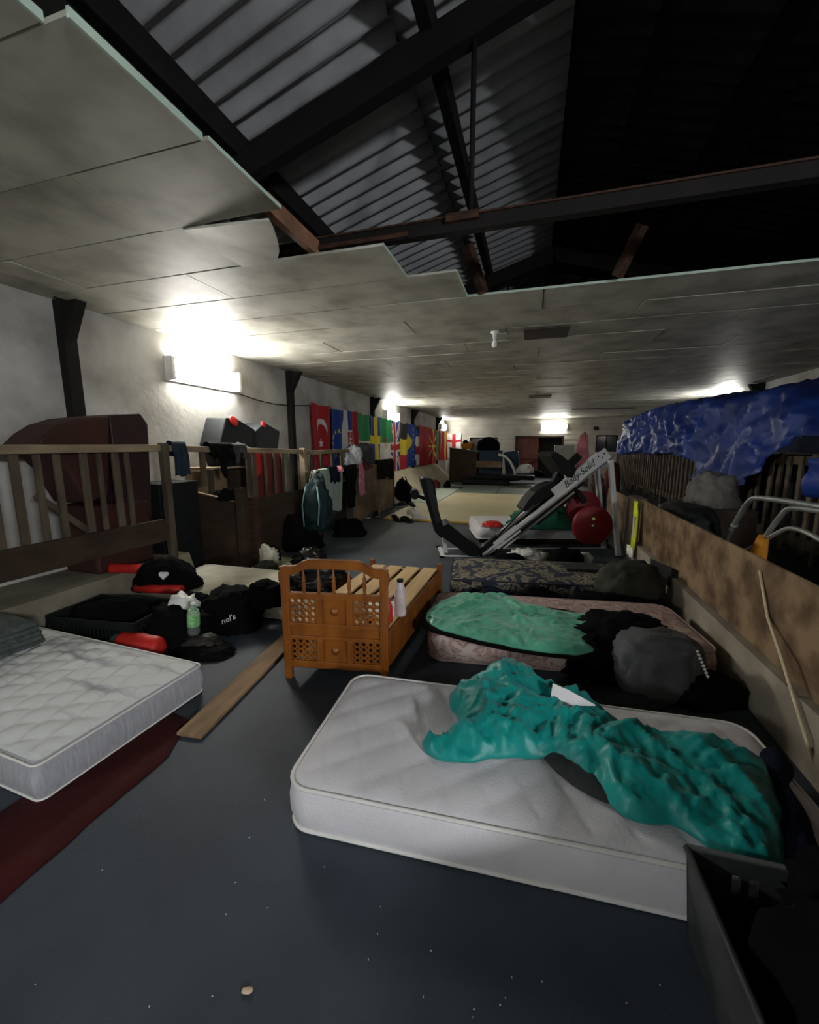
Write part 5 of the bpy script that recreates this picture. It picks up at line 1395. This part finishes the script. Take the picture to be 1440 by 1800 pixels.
# hi-vis strap
t = thing('hi_vis_vest', 'yellow hi-vis vest hanging over the end of the long plywood board', 'vest', (1.39, 5.85, .3))
a, c = X(1118, 878, 1.39), X(1106, 968, 1.39)
zs = [a.z + .01, a.z - .14, a.z - .30, a.z - .46, c.z + .13]
b = MB(); V = []
for i, z in enumerate(zs):
    wd = [.10, .11, .13, .17, .17][i]
    for j in range(9):
        u = j / 8 - .5
        V.append((1.335 + .02 * math.sin(j * 1.7 + i), 5.86 + u * wd - .02 * i, z))
b.add(V, [(i * 9 + j, i * 9 + j + 1, (i + 1) * 9 + j + 1, (i + 1) * 9 + j) for i in range(4) for j in range(8)], 0, True); b.build('fabric', M_hivis, t, solid=.012)
b = MB(); V = []
for i, z in enumerate((c.z + .15, c.z + .02)):
    for j in range(9): V.append((1.318 + .02 * math.sin(j * 1.7 + 4), 5.84 + (j / 8 - .5) * .30 - .02 * i, z))
b.add(V, [(j, j + 1, 9 + j + 1, 9 + j) for j in range(8)], 0, True); b.build('reflective_band', M_reflect, t, solid=.014)
b = MB(); b.bar((1.31, 5.80, a.z - .18), (1.31, 5.77, a.z - .46), .012, .035, up=(0, 1, 0)); b.build('reflective_band', M_reflect, t)
# rope down the barrier
b = MB(); pts = [X(1336, 1003, 1.405), X(1350, 1085, 1.40), X(1372, 1150, 1.345), X(1392, 1215, 1.34), X(1418, 1300, 1.335), F(1440, 1375, .01)]
b.tube(pts, .009, 8); one('rope', 'pale rope hanging down the plywood board to the floor', 'rope', b, M_rope)
# bent stall tubes
t = thing('stall_divider', 'bent galvanised tube with an orange cuff behind the plywood board', 'tube frame', (2.0, 4.2, 0))
def arc(pts, n=6):
    P = [Vector(p) for p in pts]
    for _ in range(3):
        Q = [P[0]]
        for i in range(len(P) - 1): Q += [P[i].lerp(P[i + 1], .25), P[i].lerp(P[i + 1], .75)]
        P = Q + [P[-1]]
    return P
far_tube = [X(1258, 985, 2.0), X(1300, 905, 2.0), X(1318, 878, 2.0), X(1335, 874, 2.0), X(1440, 890, 2.0), X(1500, 903, 2.0)]
b = MB(); b.tube(arc(far_tube), .024, 12); b.build('upper_tube', M_galv, t)
b = MB(); b.tube([far_tube[0], Vector((2.0, far_tube[0].y + .05, .0))], .024, 12); b.build('leg', M_galv, t)
b = MB(); b.tube([X(1292, 922, 2.0), X(1290, 925, 2.0)], .032, 12); b.build('coupling', M_galv, t)
t = thing('stall_divider', 'lower bent galvanised tube coming out of the orange cuff', 'tube frame', (1.95, 3.9, 0))
b = MB(); b.tube(arc([X(1342, 950, 1.95), X(1368, 912, 1.95), X(1384, 894, 1.95), X(1400, 893, 1.95), X(1440, 898, 1.95), X(1500, 906, 1.95)]), .02, 12); b.build('upper_tube', M_galv, t)
b = MB(); b.tube(arc([X(1352, 945, 1.95), X(1378, 931, 1.95), X(1392, 928, 1.95), X(1412, 933, 1.95), X(1440, 947, 1.95), X(1500, 985, 1.95)]), .018, 12); b.build('lower_tube', M_galv, t)
b = MB(); b.tube([X(1330, 958, 1.95), X(1284, 980, 1.75)], .018, 12); b.build('brace_tube', M_galv, t)
b = MB(); b.tube([X(1334, 962, 1.95), X(1303, 994, 1.72)], .018, 12); b.build('brace_tube', M_galv, t)
cu = [X(1343, 942, 1.95), X(1336, 965, 1.92), X(1331, 985, 1.86), X(1326, 1008, 1.80)]
b = MB(); b.tube(cu, [.036, .055, .062, .068], 16); b.build('cuff', M_orange, t)
b = MB(); b.tube([cu[3], Vector((1.78, cu[3].y, .0))], .03, 12); b.build('leg', M_galv, t)
b = MB(); b.tube([X(1215, 918, 1.75), X(1236, 948, 1.62), X(1242, 958, 1.58)], .02, 10); one('pipe', 'short white tube poking up behind the plywood board', 'pipe', b, M_frame)
b = MB(); b.tube([X(1380, 1000, 1.9), X(1440, 1050, 1.85), X(1480, 1085, 1.85)], .016, 10); one('pipe', 'dark thin tube lying low in the stall at the right edge', 'pipe', b, M_steel_dark)
# stall post that carries the dividers
# slatted rack behind the stalls
t = thing('slatted_rack', 'long rack of upright wooden slats along the right under the blue tarpaulin', 'rack', (3.05, 9.5, 0))
M_slat = mat('dark_slat_timber', (.15, .115, .08), .85, col2=(.05, .037, .026), scale=7, bump=.4)
rs = random.Random(9)
yv = 3.6
while yv < 16.6:
    w_s = rs.uniform(.055, .085); z1 = 1.50 + rs.uniform(-.02, .02)
    b = MB(); b.bar((3.0, yv, .30 + rs.uniform(-.03, .25)), (3.0, yv + rs.uniform(-.03, .03), z1), w_s, .025, up=(1, 0, 0)); b.build('slat', M_oldwood if rs.random() < .3 else M_slat, t)
    yv += rs.uniform(.19, .26)
b = MB(); b.bar((3.04, 3.4, 1.44), (3.04, 16.7, 1.44), .05, .10); b.build('top_rail', M_oldwood, t)
b = MB(); b.bar((3.04, 3.4, .5), (3.04, 16.7, .5), .05, .12); b.build('lower_rail', M_oldwood, t)
b = MB(); b.box((3.32, 10, .75), (.03, 13.4, 1.5)); b.build('shade_backing', M_void, t)  # dark board added to stand in for shade between the slats
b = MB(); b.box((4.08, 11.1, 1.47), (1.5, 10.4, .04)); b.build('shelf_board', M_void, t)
def interp(tab, y):
    if y <= tab[0][0]: return tab[0][1]
    for (a, va), (c, vc) in zip(tab, tab[1:]):
        if y <= c: return va + (vc - va) * (y - a) / (c - a)
    return tab[-1][1]
TOPZ = [(4.6, 1.75), (5.2, 2.02), (5.7, 2.16), (6.2, 2.36), (7.0, 2.44), (8.0, 2.44), (8.4, 2.50), (10.5, 2.62), (12.2, 2.66), (14.5, 2.60), (15.8, 2.52)]
BOTZ = [(4.6, 1.70), (5.65, 1.70), (6.05, 1.47), (6.4, 1.23), (6.75, 1.02), (7.3, .76), (7.9, .56), (8.12, .60), (8.3, .85), (8.5, 1.22), (8.8, 1.36), (9.4, 1.42), (10.4, 1.45), (11.2, 1.40), (13, 1.45), (15.8, 1.30)]
b = MB(); ny, nz = 150, 46; V = []
for i in range(ny + 1):
    yv = 4.6 + 11.2 * i / ny
    zt, zb = interp(TOPZ, yv), interp(BOTZ, yv)
    for j in range(nz + 1):
        s_ = j / nz
        if s_ < .62:
            q = s_ / .62; x = 2.86 + .22 * q ** 2; z = zb + (zt - .10 - zb) * q
        else:
            q = (s_ - .62) / .38; x = 3.08 + 1.56 * q; z = zt - .10 * (1 - smooth01(q * 3)) - .06 * q
        P = Vector((x * 1.2, yv * 1.2, z * 1.2))
        w1 = P * .9 + Vector((noise.noise(P), noise.noise(P + Vector((4, 4, 4))), noise.noise(P + Vector((8, 1, 3))))) * .8
        c_ = (ridge(w1) ** 2 - .3) * .11 + (ridge(w1 * 2.4 + Vector((2, 7, 1))) ** 3) * .06 + noise.noise(w1 * 4.5) * .025
        if s_ < .62: V.append((x - c_, yv + c_ * .4, z + c_ * .25 + (.05 * noise.noise(Vector((yv * 2.5, 0, 0))) if j == 0 else 0)))
        else: V.append((x, yv, z + c_ * .7))
b.add(V, [(i * (nz + 1) + j, i * (nz + 1) + j + 1, (i + 1) * (nz + 1) + j + 1, (i + 1) * (nz + 1) + j) for i in range(ny) for j in range(nz)], 0, True)
one('tarpaulin', 'big crumpled blue tarpaulin thrown over the stack above the slatted rack', 'tarpaulin', b, M_tarp, solid=.006)
b = MB(); V = []
for i in range(25):
    for j in range(9):
        u, v = i / 24, j / 8
        P = Vector((u * 3, v * 2, 5)); V.append((2.9 + .06 * noise.noise(P), 4.2 + 1.35 * u, 1.45 - (.50 - .12 * u) * v + .05 * noise.noise(P * 1.7)))
b.add(V, [(i * 9 + j, i * 9 + j + 1, (i + 1) * 9 + j + 1, (i + 1) * 9 + j) for i in range(24) for j in range(8)], 0, True)
one('tarpaulin', 'smaller blue tarpaulin flap over the slats at the right edge', 'tarpaulin', b, M_tarp, solid=.006)
# junk in the stall behind the barrier
b = MB(); blob(b, Vector((1.80, 5.55, .45)), .46, 1.05, .48, rot=.08, seed=110, amp=.08, ex=.6, crease=.08, sag=.05, flat=.8); one('holdall', 'bulky black holdall standing behind the long plywood board', 'bag', b, M_crate2)
b = MB(); b.box((1.82, 5.6, .225), (.5, 1.1, .45)); one('wooden_box', 'dark box under the bulky black holdall', 'box', b, M_darkwood)
b = MB(); blob(b, Vector((2.22, 6.0, .86)), .5, .6, .42, seed=111, amp=.2, crease=.2); one('sack', 'grey crumpled sack behind the bulky black holdall', 'sack', b, mat('grey_sack', (.13, .12, .11), .9, var=.3))
b = MB(); b.box((2.25, 6.1, .43), (.6, 1.0, .86)); one('wooden_box', 'dark box under the grey crumpled sack', 'box', b, M_darkwood)
# bundles beyond the machine on the right
pile('towel', 'pink and white towel hanging bunched right of the grey cupboard', 'towel', (1010, 766, 1034, 850), M_pink, .03, .5, seed=121, hk=1, amp=.15, ex=.7)
pile('clothes_heap', 'dark red clothes bundle behind the machine upright', 'clothes', (1064, 812, 1090, 870), M_darkred, .0, .6, seed=122, hk=1)
pile('rucksack', 'brown striped rucksack between the weight plates and the upright', 'rucksack', (1035, 835, 1064, 890), mat('striped_brown', (.16, .12, .09), .8, col2=(.03, .025, .02), scale=14, stretch=(3, 3, .5)), 0, .6, seed=123, hk=1, ex=.7)
pile('cap', 'light red cap on the slatted rack end below the tarpaulin', 'cap', (1104, 785, 1122, 800), M_pink, 1.2, .6, seed=124, hk=1)
b = MB(); q = X(1078, 838, 1.5); b.tube([Vector((1.53, q.y - .55, .0)), q], .035, 10); one('tube', 'short pale tube leaning by the second plywood board', 'tube', b, M_frame)

# crumbs on the rubber floor
b = MB(); p = F(435, 1742, .003); blob(b, p, .035, .016, .008, seed=3, sub=2, amp=.3); one('leaf', 'small tan leaf fragment on the bare floor in the foreground', 'leaf', b, mat('tan_leaf', (.55, .42, .30), .8))
b = MB(); rs = random.Random(5)
for k in range(36):
    p = F(rs.uniform(60, 1180), rs.uniform(1330, 1790), .002)
    if p.x > -.9 and p.y > 1.2 or p.x < -1.6: continue
    blob(b, p, rs.uniform(.003, .007), rs.uniform(.003, .006), .003, seed=k, sub=1)
one('dust_specks', 'tiny pale crumbs scattered over the dark floor', 'crumbs', b, M_bag_white, kind='stuff')
